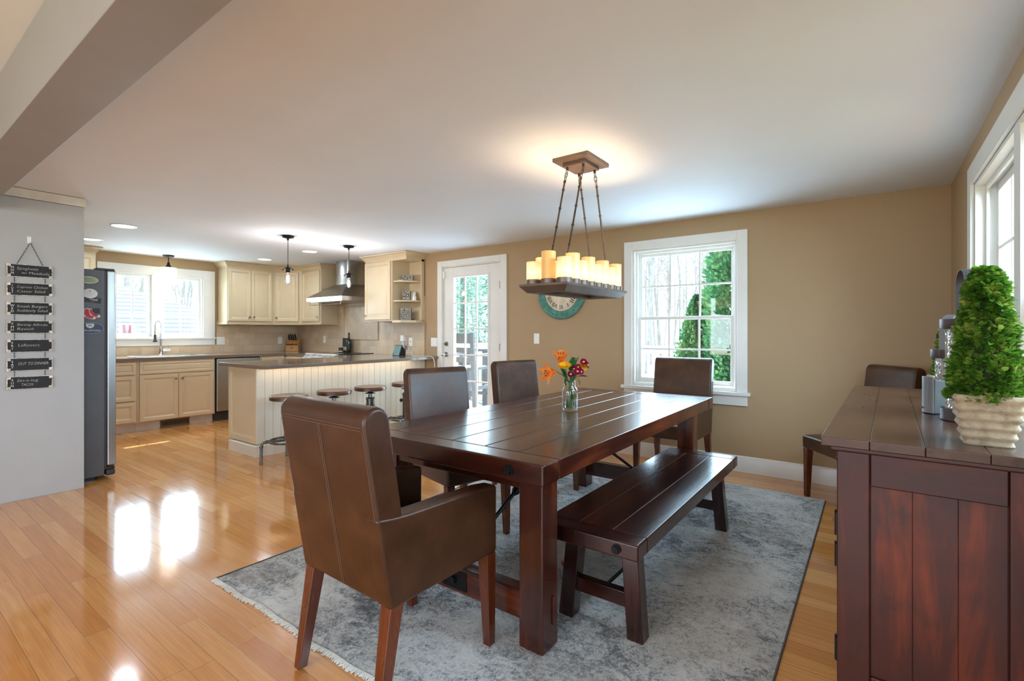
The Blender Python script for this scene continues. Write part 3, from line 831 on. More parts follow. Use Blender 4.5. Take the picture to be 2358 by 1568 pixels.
# hood
t = thing('range_hood', 'stainless chimney range hood above the cooktop', 'range hood', (-6.37, 4.10, 0))
X0, X1, Y1 = -0.44, 0.44, 0.582
MB().box(X0, X1, 0, Y1, 1.675, 1.735).build('hood_band', mat('bright_steel', (206, 208, 212), 0.2, 0.85, var=0.02), t, bevel=0.003)
MB().loft([[(X0, 0.0, 1.735), (X1, 0.0, 1.735), (X1, Y1, 1.735), (X0, Y1, 1.735)], [(-0.30, 0.13, 1.83), (0.30, 0.13, 1.83), (0.30, Y1, 1.83), (-0.30, Y1, 1.83)], [(-0.165, 0.285, 1.935), (0.165, 0.285, 1.935), (0.165, Y1, 1.935), (-0.165, Y1, 1.935)]], False, True).build('canopy', steel_x, t)
MB().prism([(-0.16, Y1), (-0.16, 0.33), (-0.15, 0.305), (-0.12, 0.292), (0.0, 0.285), (0.12, 0.292), (0.15, 0.305), (0.16, 0.33), (0.16, Y1)], 1.93, H - 0.002, 'Z').build('chimney', steel, t, angle=50)
cp = MB().box(-0.035, 0.005, -0.003, 0.0, 1.69, 1.72).build('display_panel', mat('hood_display', (70, 84, 92), 0.2), t)
for i in range(4):
    MB().cyl((-0.125 + i * 0.022, 0.0, 1.703), (-0.125 + i * 0.022, -0.004, 1.703), 0.004, n=8).build('button', black_plastic, t)
    MB().cyl((0.04 + i * 0.022, 0.0, 1.703), (0.04 + i * 0.022, -0.004, 1.703), 0.004, n=8).build('button', black_plastic, t)
MB().box(X0 + 0.03, X1 - 0.03, 0.03, Y1 - 0.03, 1.668, 1.675).build('filter_panel', steel_x, t)
MB().tube([(-0.38, 0.02, 1.68), (-0.38, 0.02, 1.625), (0.38, 0.02, 1.625), (0.38, 0.02, 1.68)], 0.005, 6).build('utensil_rail', chrome, t)

# peninsula
t = thing('kitchen_peninsula', 'cream beadboard peninsula with raised end panel', 'kitchen island', (-4.90, 2.42, 0))
MB().box(-0.59, -0.012, 0.02, 2.262, 0.10, BT).build('carcass', cream, t)
MB().nest(0.588, 0.755, [(0, 0), (0, 0.018), (0.004, 0.022), (0.05, 0.022), (0.064, 0.014), (0.070, 0.010), (0.082, 0.010), (0.110, 0.018), (0.111, 0.018)], -0.59, 0.118, Matrix.Translation((0, 0.02, 0))).build('end_panel', cream, t, angle=25)
bdp = []; n = 27; bw_ = 2.262 / n
for i in range(n):
    y = 0.0 + i * bw_
    bdp += [(0.0, y + 0.003), (0.0, y + bw_ - 0.003), (-0.005, y + bw_ - 0.0012), (-0.005, y + bw_ + 0.0008)]
bdp = bdp[:-1]
MB().prism([(-0.012, 0.0)] + bdp + [(-0.012, 2.262)], 0.12, BT, 'Z').build('beadboard', bead_paint, t, smooth=False)
MB().molding([(-0.53, 0.06), (-0.53, 0.0), (0.0, 0.0), (0.0, 2.262)], [(0, 0), (0.018, 0), (0.018, 0.098), (0.010, 0.108), (0.0, 0.112)]).box(-0.53, 0, 0, 2.262, 0, 0.10).build('base_board', bead_paint, t)
MB().prism([(-0.001, 0.13), (0.0245, 0.13), (0.0245, 0.131), (-0.001, 0.131)], 0, 0.001, 'Y').build('seam_cap', bead_paint, t)

# warm light strip under the bar top
t = thing('light_strip', 'lit warm strip light under the edge of the breakfast bar', 'strip light', (-4.893, 2.43, 0.868))
MB().box(0.0, 0.010, 0, 2.02, -0.004, 0.003).build('strip', white_plastic, t)
led = m_emit('warm_led', (255, 214, 160), 14)
for i in range(66):
    y = 0.012 + i * 0.0305; MB().box(0.008, 0.0125, y, y + 0.007, -0.003, 0.002).build('led', led, t)
lamp('strip_glow', 'AREA', (-4.80, 3.44, 0.866), 1.1, (1.0, 0.80, 0.55), shape='RECTANGLE', size=0.012, size_y=2.0).rotation_euler = (0, 0.55, 0)
tag(MB().tube([(-4.883, 4.46, 0.866), (-4.85, 4.50, 0.845), (-4.865, 4.54, 0.835), (-4.87, 4.56, 0.86), (-4.86, 4.585, 0.868)], 0.0035, 6).build('strip_lead', mat('pale_cord', (232, 214, 180), 0.5)), 'loose curled end of the strip light at the wall', 'cord')

# worktop things
t = thing('knife_block', 'maple knife block in the kitchen corner', 'knife block', (-7.86, 4.50, CT), 0.75)
maple = m_wood('maple', (150, 98, 52), (190, 132, 76), (208, 156, 98), axis='Z', rough=0.35, wear=0.05)
MB().prism([(-0.08, 0), (0.075, 0), (0.085, 0.205), (-0.02, 0.165), (-0.08, 0.10)], -0.10, 0.10, 'X').build('block', maple, t, bevel=0.004)
MB().cyl((0.0, -0.0805, 0.05), (0.0, -0.083, 0.05), 0.013, n=16).build('badge', nickel, t)
kt = Matrix.Translation((-7.86, 4.50, CT)) @ Matrix.Rotation(0.75, 4, 'Z')
def knife(lx, p0, p1, hw, lab, grp):
    a, b_ = kt @ Vector((lx, *p0)), kt @ Vector((lx, *p1))
    k = thing('kitchen_knife', lab, 'knife', a, 0, grp); d = b_ - a
    MB().tube([tuple(d * -0.12), tuple(d * 0.1)], [hw * 1.1, hw * 1.1], 8).build('bolster', chrome, k)
    MB().tube([tuple(d * 0.1), tuple(d * 0.5), tuple(d)], [hw, hw * 1.15, hw * 0.9], 8).build('handle', black_plastic, k)
for i in range(6):
    knife(-0.075 + 0.03 * i, (-0.076, 0.112), (-0.118, 0.118), 0.008, 'short black knife handle in the front row of the knife block', 'steak knives')
for i in range(4):
    knife(-0.07 + 0.035 * i, (0.02, 0.18), (-0.03 - 0.004 * i, 0.275 + 0.01 * (i % 2)), 0.012, 'long black knife handle rising from the top of the knife block', 'large knives')

t = thing('wine_bottle', 'dark wine bottle standing at the back of the range', 'bottle', (-6.455, 4.585, 0.918))
MB().lathe([(0.034, 0.0), (0.0365, 0.006), (0.0365, 0.165), (0.034, 0.185), (0.018, 0.215), (0.0145, 0.225), (0.0145, 0.30)], 22).build('glass', mat('bottle_glass', (34, 40, 22), 0.08), t)
MB().lathe([(0.0153, 0.236), (0.0153, 0.303), (0.010, 0.305)], 20).build('capsule', mat('capsule_maroon', (74, 24, 24), 0.35), t)
MB().lathe([(0.0371, 0.045), (0.0371, 0.135)], 22, cap0=False, cap1=False).build('label_paper', mat('black_label', (26, 24, 24), 0.5), t)
for i, (x, y) in enumerate(((-6.535, 4.60), (-6.60, 4.615), (-6.565, 4.52))):
    t = thing('spice_jar', ['black lidded jar next to the wine bottle', 'black lidded jar furthest from the wine bottle', 'short black jar in front of the other two'][i], 'jar', (x, y, 0.918), 0, 'jars at the back of the range')
    k = 1.0 if i < 2 else 0.35
    MB().lathe([(0.030, 0), (0.032, 0.004), (0.032, 0.085 * k), (0.030, 0.09 * k)], 18).build('jar', mat('jar_glass', (60, 52, 48), 0.15), t)
    MB().lathe([(0.0325, 0.03 * k), (0.0325, 0.078 * k)], 18, cap0=False, cap1=False).build('jar_label', mat('jar_label_paper', (206, 150, 128), 0.5, var=0.5, scale=60), t)
    MB().lathe([(0.033, 0.09 * k), (0.033, 0.215 * k), (0.029, 0.22 * k)], 18).build('lid', black_plastic, t)

t = thing('smart_display', 'dark smart display screen on the breakfast bar', 'display', (-5.25, 4.50, CT), -0.15)
MB().hexa([(-0.088, -0.025, 0.0), (0.088, -0.025, 0.0), (0.088, -0.012, 0.0), (-0.088, -0.012, 0.0)], [(-0.088, 0.02, 0.142), (0.088, 0.02, 0.142), (0.088, 0.032, 0.142), (-0.088, 0.032, 0.142)]).build('bezel', black_plastic, t, bevel=0.003)
MB().hexa([(-0.08, -0.0275, 0.009), (0.08, -0.0275, 0.009), (0.08, -0.022, 0.009), (-0.08, -0.022, 0.009)], [(-0.08, 0.0135, 0.134), (0.08, 0.0135, 0.134), (0.08, 0.0195, 0.134), (-0.08, 0.0195, 0.134)]).build('screen', mat('screen_teal', (86, 112, 114), 0.08, var=0.25, scale=9, emit=(92, 126, 128), estr=0.25), t)
MB().loft([[(-0.08, -0.01, 0.0), (0.08, -0.01, 0.0), (0.075, 0.085, 0.0), (-0.075, 0.085, 0.0)], [(-0.08, 0.012, 0.07), (0.08, 0.012, 0.07), (0.072, 0.088, 0.065), (-0.072, 0.088, 0.065)], [(-0.07, 0.028, 0.13), (0.07, 0.028, 0.13), (0.06, 0.05, 0.12), (-0.06, 0.05, 0.12)]]).build('speaker_body', mat('charcoal_fabric', (38, 38, 42), 0.9), t, bevel=0.008)

def plate(name, label, cat, loc, rz, w, h, kind):
    t = thing(name, label, cat, loc, rz)
    MB().box(-w / 2, w / 2, -0.006, 0, -h / 2, h / 2).build('cover_plate', white_plastic, t, bevel=0.003)
    n = max(1, round(w / 0.055)); pitch = w / n
    for i in range(n):
        x = -w / 2 + pitch * (i + 0.5); k = kind[i % len(kind)]
        if k == 's': MB().box(x - 0.0165, x + 0.0165, -0.0085, -0.006, -0.033, 0.033).build('rocker', white_plastic, t, bevel=0.0012, seg=1)
        if k == 'o':
            for z in (-0.02, 0.02):
                ou = MB().box(x - 0.015, x + 0.015, -0.008, -0.006, z - 0.014, z + 0.014).build('socket', white_plastic, t, bevel=0.003)
                MB().box(x - 0.007, x - 0.005, -0.0085, -0.008, z - 0.004, z + 0.006).box(x + 0.005, x + 0.007, -0.0085, -0.008, z - 0.004, z + 0.006).build('slots', black_plastic, ou)
        if k == 'c': MB().cyl((x, -0.006, 0), (x, -0.012, 0), 0.006, n=12).build('jack', iron, t)
    return t
plate('switch_plate', 'white switch and outlet plate right of the sink window', 'switch', (XB + 0.012, 3.447, 1.095), PI / 2, 0.117, 0.118, 'so')
plate('outlet_plate', 'white outlet plate on the tile left of the knife block', 'outlet', (XB + 0.012, 4.385, 1.09), PI / 2, 0.073, 0.118, 'o')
plate('switch_plate', 'white switch plate on the tile left of the range', 'switch', (-7.245, YA - 0.012, 1.11), 0, 0.073, 0.118, 's')
plate('outlet_plate', 'white outlet plate behind the plugged-in adapter', 'outlet', (-5.31, YA - 0.012, 1.10), 0, 0.073, 0.118, 'o')
plate('outlet_plate', 'white cable jack plate right of the plugged-in adapter', 'outlet', (-5.185, YA - 0.012, 1.095), 0, 0.073, 0.118, 'c')
plate('switch_plate', 'white double switch plate between the tile and the door', 'switch', (-4.74, YA, 1.095), 0, 0.118, 0.118, 'ss')
plate('switch_plate', 'white single switch plate under the clock', 'switch', (-3.10, YA, 1.155), 0, 0.073, 0.118, 's')
t = thing('plug_adapter', 'white plug adapter in the outlet above the smart display', 'adapter', (-5.31, YA - 0.02, 1.10))
MB().box(-0.035, 0.03, -0.045, 0.0, 0.0, 0.085).build('upper_brick', white_plastic, t, bevel=0.005)
MB().box(-0.018, 0.032, -0.035, 0.0, -0.10, -0.004).build('lower_brick', mat('grey_plastic', (190, 190, 192), 0.4), t, bevel=0.004)
wire = mat('white_cord', (228, 222, 210), 0.45)
cc = [(-5.185, 4.66, 1.06), (-5.17, 4.63, 0.99), (-5.15, 4.60, 0.93), (-5.12, 4.57, 0.916)] + [(-5.06 + 0.05 * math.cos(a * 1.0), 4.54 + 0.035 * math.sin(a), 0.917 + 0.004 * a + (0.018 if 3 < a % 6.28 < 6 else 0)) for a in [2.5 + 0.5 * i for i in range(24)]] + [(-4.95, 4.50, 0.916), (-4.80, 4.52, 0.916), (-4.66, 4.54, 0.917), (-4.615, 4.55, 0.90), (-4.60, 4.56, 0.84), (-4.60, 4.57, 0.70), (-4.61, 4.59, 0.45), (-4.63, 4.62, 0.15), (-4.66, 4.66, 0.02)]
tag(MB().tube(cc, 0.0035, 6).build('power_cord', wire), 'white cord coiled on the bar and hanging over its edge by the door', 'cord')
tag(MB().tube([(-4.70, 4.655, 0.86), (-4.69, 4.652, 0.80), (-4.685, 4.655, 0.6), (-4.69, 4.66, 0.3), (-4.70, 4.66, 0.02)], 0.0035, 6).build('power_cord', wire), 'white cord dropping down the wall below the bar top', 'cord')

# refrigerator, its enclosure panel and magnets
t = thing('refrigerator', 'stainless refrigerator with grey sides and magnets', 'refrigerator', (-5.17, 1.30, 0))
MB().box(-0.90, 0, -0.69, 0, 0.035, 1.745).build('cabinet_body', fridge_grey, t, bevel=0.006)
MB().box(-0.90, -0.004, -0.002, 0.016, 0.10, 1.74).build('door_gasket', dark_plastic, t)
for a, b_ in ((-0.895, -0.452), (-0.446, -0.003)):
    dr = MB().box(a, b_, 0.016, 0.082, 0.105, 1.75).build('door', steel_door, t, bevel=0.016, seg=3)
    hx = -0.49 if a < -0.6 else -0.41
    MB().tube([(hx, 0.08, 0.55), (hx, 0.115, 0.56), (hx, 0.125, 1.0), (hx, 0.115, 1.44), (hx, 0.08, 1.45)], 0.013, 10).build('handle', chrome, dr)
MB().box(-0.09, -0.004, -0.05, 0.07, 1.745, 1.762).build('hinge_cover', black_plastic, t, bevel=0.003)
MB().box(-0.90, -0.002, 0.012, 0.075, 0.028, 0.075).build('base_grille', dark_plastic, t, bevel=0.012, seg=3)
MB().box(-0.06, -0.006, 0.0, 0.07, 0.078, 0.10).build('lower_hinge', black_plastic, t)
MB().box(-0.85, -0.05, -0.62, -0.05, 0.0, 0.036).build('feet', black_plastic, t)

FX = -5.17
def mag(name, label, y, z, build):
    o = thing(name, label, 'magnet', (FX, y, z), PI / 2, 'magnets on the refrigerator')   # local x runs to +Y
    build(o); return o
def disc(rx, rz_, y0, y1, n=28): return MB().prism([(rx * math.cos(2 * PI * i / n), rz_ * math.sin(2 * PI * i / n)) for i in range(n)], y0, y1, 'Y')
BK = basis((0, 0, 0), (1, 0, 0), (0, 0, 1), (0, -1, 0))
def TX(x, z, y): return basis((x, y, z), (1, 0, 0), (0, 0, 1), (0, -1, 0))
def b_oval(o):
    disc(0.073, 0.036, -0.003, 0).build('rim', mat('magnet_dark', (40, 40, 36), 0.5), o)
    disc(0.068, 0.032, -0.004, -0.003).build('face', mat('magnet_sage', (176, 180, 150), 0.5), o)
    k = MB()
    for z, w in ((0.012, 0.06), (0.0, 0.09), (-0.012, 0.07)):
        k.tube([(-w / 2 + w * i / 48, -0.0045, z + 0.0036 * math.sin(i * 0.75) * (0.5 + 0.5 * math.sin(i * 0.31) ** 2)) for i in range(49)], 0.0010, 4)
    k.build('script_lines', mat('magnet_dark', (40, 40, 36), 0.5), o)
mag('oval_magnet', 'sage oval magnet with dark script at the top of the refrigerator side', 1.195, 1.655, b_oval)
def b_round(o):
    disc(0.05, 0.039, -0.004, 0).build('face', mat('magnet_white', (224, 220, 216), 0.5), o)
    k = MB()
    for i in range(5): k.box(-0.022 + 0.002 * (i % 2), 0.022 - 0.002 * (i % 2), -0.0046, -0.004, 0.006 - i * 0.007, 0.0072 - i * 0.007)
    k.build('text_lines', mat('magnet_grey_line', (170, 164, 160), 0.6), o)
    MB().prism([(-0.008, 0.022), (0.008, 0.022), (0.0, 0.013)], -0.0046, -0.004, 'Y').build('red_mark', mat('magnet_red', (196, 40, 48), 0.5), o)
mag('round_magnet', 'round white magnet with fine text on the refrigerator side', 1.205, 1.545, b_round)
def b_card(txt):
    def f(o):
        MB().box(-0.055, 0.055, -0.003, 0, -0.022, 0.022).build('card', mat('magnet_black', (30, 30, 32), 0.45), o)
        if txt: text_mb(txt, 0.022, TX(0.004, 0.004, -0.0034), 0.0003, shear=0.2).build('lettering', mat('magnet_white', (224, 220, 216), 0.5), o, smooth=False)
        MB().box(-0.012, 0.016, -0.0036, -0.003, -0.014, -0.010).build('small_print', mat('magnet_red', (196, 40, 48), 0.5) if txt else mat('magnet_grey_line', (170, 164, 160), 0.6), o)
    return f
o = mag('card_magnet', 'black card magnet lettered in white under the round magnet', 1.222, 1.492, b_card('TANK')); o.rotation_euler = (0, 0.12, PI / 2)
o = mag('card_magnet', 'black card magnet tucked behind the red socks magnet', 1.215, 1.402, b_card(None)); o.rotation_euler = (0, -0.05, PI / 2); 
def b_sox(o):
    a = [(-0.028, 0.040), (-0.008, 0.044), (-0.002, 0.040), (-0.004, 0.012), (0.008, -0.012), (0.030, -0.018), (0.038, -0.028), (0.030, -0.036), (0.006, -0.034), (-0.022, -0.022), (-0.034, -0.014), (-0.032, 0.0)]
    b_ = [(0.002, 0.042), (0.020, 0.040), (0.022, 0.022), (0.034, 0.004), (0.058, -0.002), (0.068, -0.010), (0.062, -0.020), (0.036, -0.020), (0.012, -0.006), (0.004, 0.014)]
    red, wh = mat('magnet_red', (196, 40, 48), 0.5), mat('magnet_white', (224, 220, 216), 0.5)
    def grow(p, k):
        cx = sum(q[0] for q in p) / len(p); cz = sum(q[1] for q in p) / len(p)
        return [(cx + (q[0] - cx) * k, cz + (q[1] - cz) * k) for q in p]
    k = MB(); k.prism(grow(a, 1.13), -0.0045, -0.003, 'Y'); k.prism(grow(b_, 1.16), -0.0045, -0.003, 'Y'); k.build('white_border', wh, o)
    k = MB(); k.prism(a, -0.0055, -0.0045, 'Y'); k.prism(b_, -0.0056, -0.0045, 'Y'); k.build('red_socks', red, o)
    k = MB()
    for p in ([(-0.034, -0.014), (-0.032, 0.0), (-0.022, -0.012), (-0.024, -0.021)], [(0.030, -0.018), (0.038, -0.028), (0.030, -0.036), (0.022, -0.034)], [(0.058, -0.002), (0.068, -0.010), (0.062, -0.020), (0.052, -0.019)], [(0.004, 0.012), (0.014, 0.002), (0.018, -0.006), (0.012, -0.006)]): k.prism(p, -0.0062, -0.0055, 'Y')
    k.build('white_toes', wh, o)
mag('socks_magnet', 'red pair-of-socks emblem magnet on the refrigerator side', 1.20, 1.375, b_sox)
def b_wil(o):
    disc(0.092, 0.047, -0.003, 0).build('rim', mat('magnet_pale_rim', (150, 156, 170), 0.5), o)
    disc(0.089, 0.044, -0.004, -0.003).build('face', mat('magnet_navy', (66, 76, 98), 0.5), o)
    wh = mat('magnet_white', (224, 220, 216), 0.5)
    MB().prism([(-0.026, 0.037), (0.026, 0.037), (0.026, 0.018), (0.018, 0.006), (0.0, -0.002), (-0.018, 0.006), (-0.026, 0.018)], -0.0048, -0.004, 'Y').build('shield', wh, o)
    text_mb('W', 0.030, TX(0, 0.020, -0.0052), 0.0003).build('initial', mat('magnet_black', (30, 30, 32), 0.45), o, smooth=False)
    text_mb('WILLISTON', 0.020, TX(0.004, -0.020, -0.0046), 0.0004, width=0.122).build('lettering', wh, o, smooth=False)
mag('oval_magnet', 'navy oval magnet with a shield lettered Williston', 1.205, 1.262, b_wil)

t = thing('fridge_enclosure', 'tall pale side panel with crown beside the refrigerator', 'panel', (-5.03, 0.62, 0))
MB().box(-0.035, 0, 0.0, 0.517, 0, H - 0.07).build('panel', panel_paint, t, bevel=0.0015, seg=1)
MB().molding([(0.0, 0.0), (0.0, 0.53), (-0.035, 0.53)], [(-o_, z + H) for o_, z in CROWN]).build('crown', mat('crown_cream', (220, 212, 196), 0.4), t)
# cabinet over the refrigerator
t = thing('overhead_cabinet', 'cream cabinet above the refrigerator behind the tall panel', 'cabinet', (-5.07, 1.13, 0), PI)
MB().box(0.01, 1.0, 0.0, 0.53, 1.80, UT).build('carcass', cream, t)
front(t, 'door', 0.02, 0.5, 1.82, UT - 0.02, RAISED, (0.46, 1.86)); front(t, 'door', 0.505, 0.985, 1.82, UT - 0.02, RAISED, (0.54, 1.86))

# menu boards hanging on the panel
tag(MB().box(-5.03, -5.026, 0.812, 0.834, 1.885, 1.935).tube([(-5.027, 0.823, 1.90), (-5.012, 0.823, 1.882), (-5.008, 0.823, 1.892)], 0.004, 6).build('wall_hook', white_plastic, bevel=0.003), 'white adhesive hook holding the chalkboard chain', 'hook')
t = thing('weekly_menu_board', 'seven small chalkboards chained in a column on the tall panel', 'chalkboard', (-5.027, 0.826, 0), PI / 2)
slate = mat('chalkboard_slate', (34, 36, 38), 0.75, var=0.18, scale=20); worn = mat('distressed_white_edge', (206, 192, 176), 0.7, var=0.25, scale=60)
chalk = mat('chalk', (214, 212, 206), 0.9); chain_m = mat('chain_dark', (60, 52, 46), 0.4, 0.8)
rows = [(1.678, 'M\nO\nN', ['Spaghetti', 'w/ Meatballs']), (1.5435, 'T\nU\nE\nS', ['Caprese Chicken', 'Caesar Salad']), (1.402, 'W\nE\nD', ['Smash Burgers', 'Suddenly Salad']),
        (1.267, 'T\nH\nU', ['Shrimp Alfredo', 'Ravioli']), (1.129, 'F\nR\nI', ['Leftovers']), (0.993, 'S\nA\nT', ['OUT TO DINNER']), (0.858, 'S\nU\nN', ['Sin-a-log', 'TACOS'])]
tilt = [0.0, 0.012, 0.006, 0.0, 0.0, -0.004, -0.02]
for (z, day, lines), ti in zip(rows, tilt):
    R_ = Matrix.Translation((0, 0, z)) @ Matrix.Rotation(-ti, 4, 'Y')
    b = MB().box(-0.123, 0.123, -0.012, -0.003, -0.047, 0.047, R_).build('board', worn, t, bevel=0.002)
    c_, hw, hh = 0.016, 0.118, 0.043
    MB().prism([(-hw + c_, -hh), (hw - c_, -hh), (hw - c_, -hh + c_), (hw, -hh + c_), (hw, hh - c_), (hw - c_, hh - c_), (hw - c_, hh), (-hw + c_, hh), (-hw + c_, hh - c_), (-hw, hh - c_), (-hw, -hh + c_), (-hw + c_, -hh + c_)], -0.0135, -0.011, 'Y', R_).build('slate', slate, b)
    k = MB(); n = day.count('\n') + 1
    for i, chv in enumerate(day.split('\n')):
        q = text_mb(chv, 0.022 * 3 / max(3, n), R_ @ TX(-0.094, (n / 2 - 0.5 - i) * 0.0205 * 3 / max(3, n), -0.0139), 0.0003); k.add(q.v, q.f)
    k.build('day_letters', mat('board_letter_white', (232, 230, 224), 0.7), b, smooth=False)
    k = MB()
    for i, s_ in enumerate(lines):
        sz = 0.027 if len(lines) > 1 else 0.03; x_ = -0.072 + (0.024 if len(lines[0]) < 11 else 0.0) * i if len(lines) > 1 else -0.066
        q = text_mb(s_, sz, R_ @ TX(x_, (0.016 - 0.031 * i if len(lines) > 1 else 0.004), -0.0139), 0.0003, 'LEFT', shear=0.15, thin=-0.018, width=min(0.165, 0.0125 * len(s_)))
        k.add(q.v, q.f)
    k.build('chalk_writing', chalk, b, smooth=False)
def chain(p0, p1, n, r=0.005):
    k = MB(); a, b_ = Vector(p0), Vector(p1); d = (b_ - a) / n
    for i in range(n):
        c_ = a + d * (i + 0.5); u = d.normalized(); w = (Vector((0, 1, 0)) if i % 2 else u.cross(Vector((0, 1, 0)))).normalized()
        pts = [tuple(c_ + u * d.length * 0.62 * math.cos(2 * PI * j / 10) + w * r * 0.6 * math.sin(2 * PI * j / 10)) for j in range(10)]
        k.tube(pts, 0.0011, 4, True)
    return k
for s in (-1, 1):
    chain((0.0, -0.016, 1.888), (s * 0.07, -0.008, 1.724), 15).build('chain', chain_m, t)
    for i in range(6):
        chain((s * 0.082, -0.008, rows[i][0] - 0.046), (s * 0.082, -0.008, rows[i + 1][0] + 0.046), 4).build('chain', chain_m, t)
# ------------------------------------------------------------------ rug
RZ = 0.008
rug = thing('area_rug', 'distressed grey rug under the dining table', 'rug', (-1.463, 2.67, 0))
RX, RY = 1.175, 1.565
rb = MB(); NX, NY = 60, 80
for j in range(NY + 1):
    for i in range(NX + 1):
        x = -RX + 2 * RX * i / NX; y = -RY + 2 * RY * j / NY
        e = min(i, NX - i, j, NY - j)
        wv = 0.006 * math.sin(9 * x + 1.3) + 0.004 * math.sin(23 * x) if j in (0, NY) else 0
        rb.v.append((x, y + wv, RZ if e else 0.003))
for j in range(NY):
    for i in range(NX):
        a = j * (NX + 1) + i; rb.f.append((a, a + 1, a + NX + 2, a + NX + 1))
rb.build('pile', rug_mat, rug)
for s in (-1, 1): MB().box(min(s * RX, s * (RX + 0.006)), max(s * RX, s * (RX + 0.006)), -RY, RY, 0, 0.007).build('edge_binding', mat('rug_binding', (84, 76, 72), 0.9), rug)
fr = MB()
for s in (-1, 1):
    for i in range(420):
        x = -RX + 2 * RX * (i + 0.5) / 420 + RND.uniform(-0.002, 0.002); L_ = RND.uniform(0.010, 0.024); y = s * RY
        wv = 0.006 * math.sin(9 * x + 1.3) + 0.004 * math.sin(23 * x)
        fr.tube([(x, y - s * 0.006 + wv, 0.005), (x + RND.uniform(-0.004, 0.004), y + s * L_ * 0.6 + wv, 0.005), (x + RND.uniform(-0.006, 0.006), y + s * L_ + wv, 0.0025)], [0.0036, 0.003, 0.0022], 5)
f_ = fr.build('fringe', mat('rug_fringe', (214, 212, 206), 0.95), rug); f_['kind'] = 'stuff'

# ------------------------------------------------------------------ dining table
TX0, TX1, TY0, TY1, TZ = -2.005, -0.935, 1.459, 3.72, 0.76
tb = thing('dining_table', 'long dark wood trestle dining table on the rug', 'table', (-1.47, 2.59, RZ))
ox, oy, oz = -1.47, 2.59, RZ
def L(x, y, z=0): return (x - ox, y - oy, z - oz)
tt = MB(); e0, e1 = 1.572, 3.607
ws = [0.16, 0.19, 0.175, 0.185, 0.17, 0.19]; x = TX0 - ox
for i, w in enumerate(ws):
    tt.box(x + 0.0006, x + w - 0.0006, e0 + 0.001 - oy, e1 - 0.001 - oy, 0.685 - oz, TZ - oz); x += w
tt.build('tabletop', table_y, tb, bevel=0.0045, seg=2)
for a, b_ in ((TY0, e0 - 0.001), (e1 + 0.001, TY1)):
    MB().box(TX0 - ox, TX1 - ox, a - oy, b_ - oy, 0.683 - oz, TZ + 0.001 - oz).build('breadboard_end', table_x, tb, bevel=0.008, seg=3)
for y in (1.56, 3.47):
    for xx in (-1.937, -1.113):
        MB().box(xx - ox, xx + 0.11 - ox, y - oy, y + 0.11 - oy, 0, 0.685 - oz).build('leg', table_z, tb, bevel=0.006, seg=2)
    MB().box(-1.827 - ox, -1.113 - ox, y + 0.012 - oy, y + 0.098 - oy, 0.61, 0.684 - oz).build('crossbar', table_x, tb, bevel=0.004)
    MB().box(-1.827 - ox, -1.113 - ox, y + 0.02 - oy, y + 0.085 - oy, 0.095, 0.205).build('stretcher', table_x, tb, bevel=0.004)
    for xx, d in ((-1.003, 1), (-1.937, -1)):
        MB().box(min(xx, xx + d * 0.006) - ox, max(xx, xx + d * 0.006) - ox, y + 0.066 - oy, y + 0.078 - oy, 0.09, 0.20).build('tenon', table_z, tb, bevel=0.002, seg=1)
    s = -1 if y < 2.5 else 1
    pl = MB().box(-0.07, 0.07, (y + (0.02 if s < 0 else 0.085)) - oy - 0.003, (y + (0.02 if s < 0 else 0.085)) - oy + 0.003, 0.11, 0.19)
    pl.cyl((0, y + (0.02 if s < 0 else 0.085) - oy, 0.15), (0, y + (0.02 if s < 0 else 0.085) + s * 0.02 - oy, 0.15), 0.016, n=8)
    pl.build('iron_plate', iron, tb)
    a, b_ = Vector((0, y + 0.05 - oy, 0.205)), Vector((0, s * 0.02, 0.684 - oz))
    rd = MB().cyl(tuple(a), tuple(b_), 0.010, n=12)
    m1, m2 = a.lerp(b_, 0.42), a.lerp(b_, 0.56)
    rd.tube([tuple(m1), tuple(a.lerp(b_, 0.44)), tuple(a.lerp(b_, 0.54)), tuple(m2)], [0.012, 0.022, 0.022, 0.012], 8)
    rd.build('truss_rod', iron, tb)
def hexbolt(parent, p, n_, r=0.016):
    P0 = Vector(p); MB().cyl(p, tuple(P0 + Vector(n_) * 0.006), r * 1.25, n=18).cyl(tuple(P0 + Vector(n_) * 0.005), tuple(P0 + Vector(n_) * 0.017), r, r * 0.9, n=6).build('bolt', iron, parent)
for xx in (-1.085, -1.855):
    hexbolt(tb, (xx - ox, TY0 - oy, 0.722 - oz), (0, -1, 0)); hexbolt(tb, (xx - ox, TY1 - oy, 0.722 - oz), (0, 1, 0))

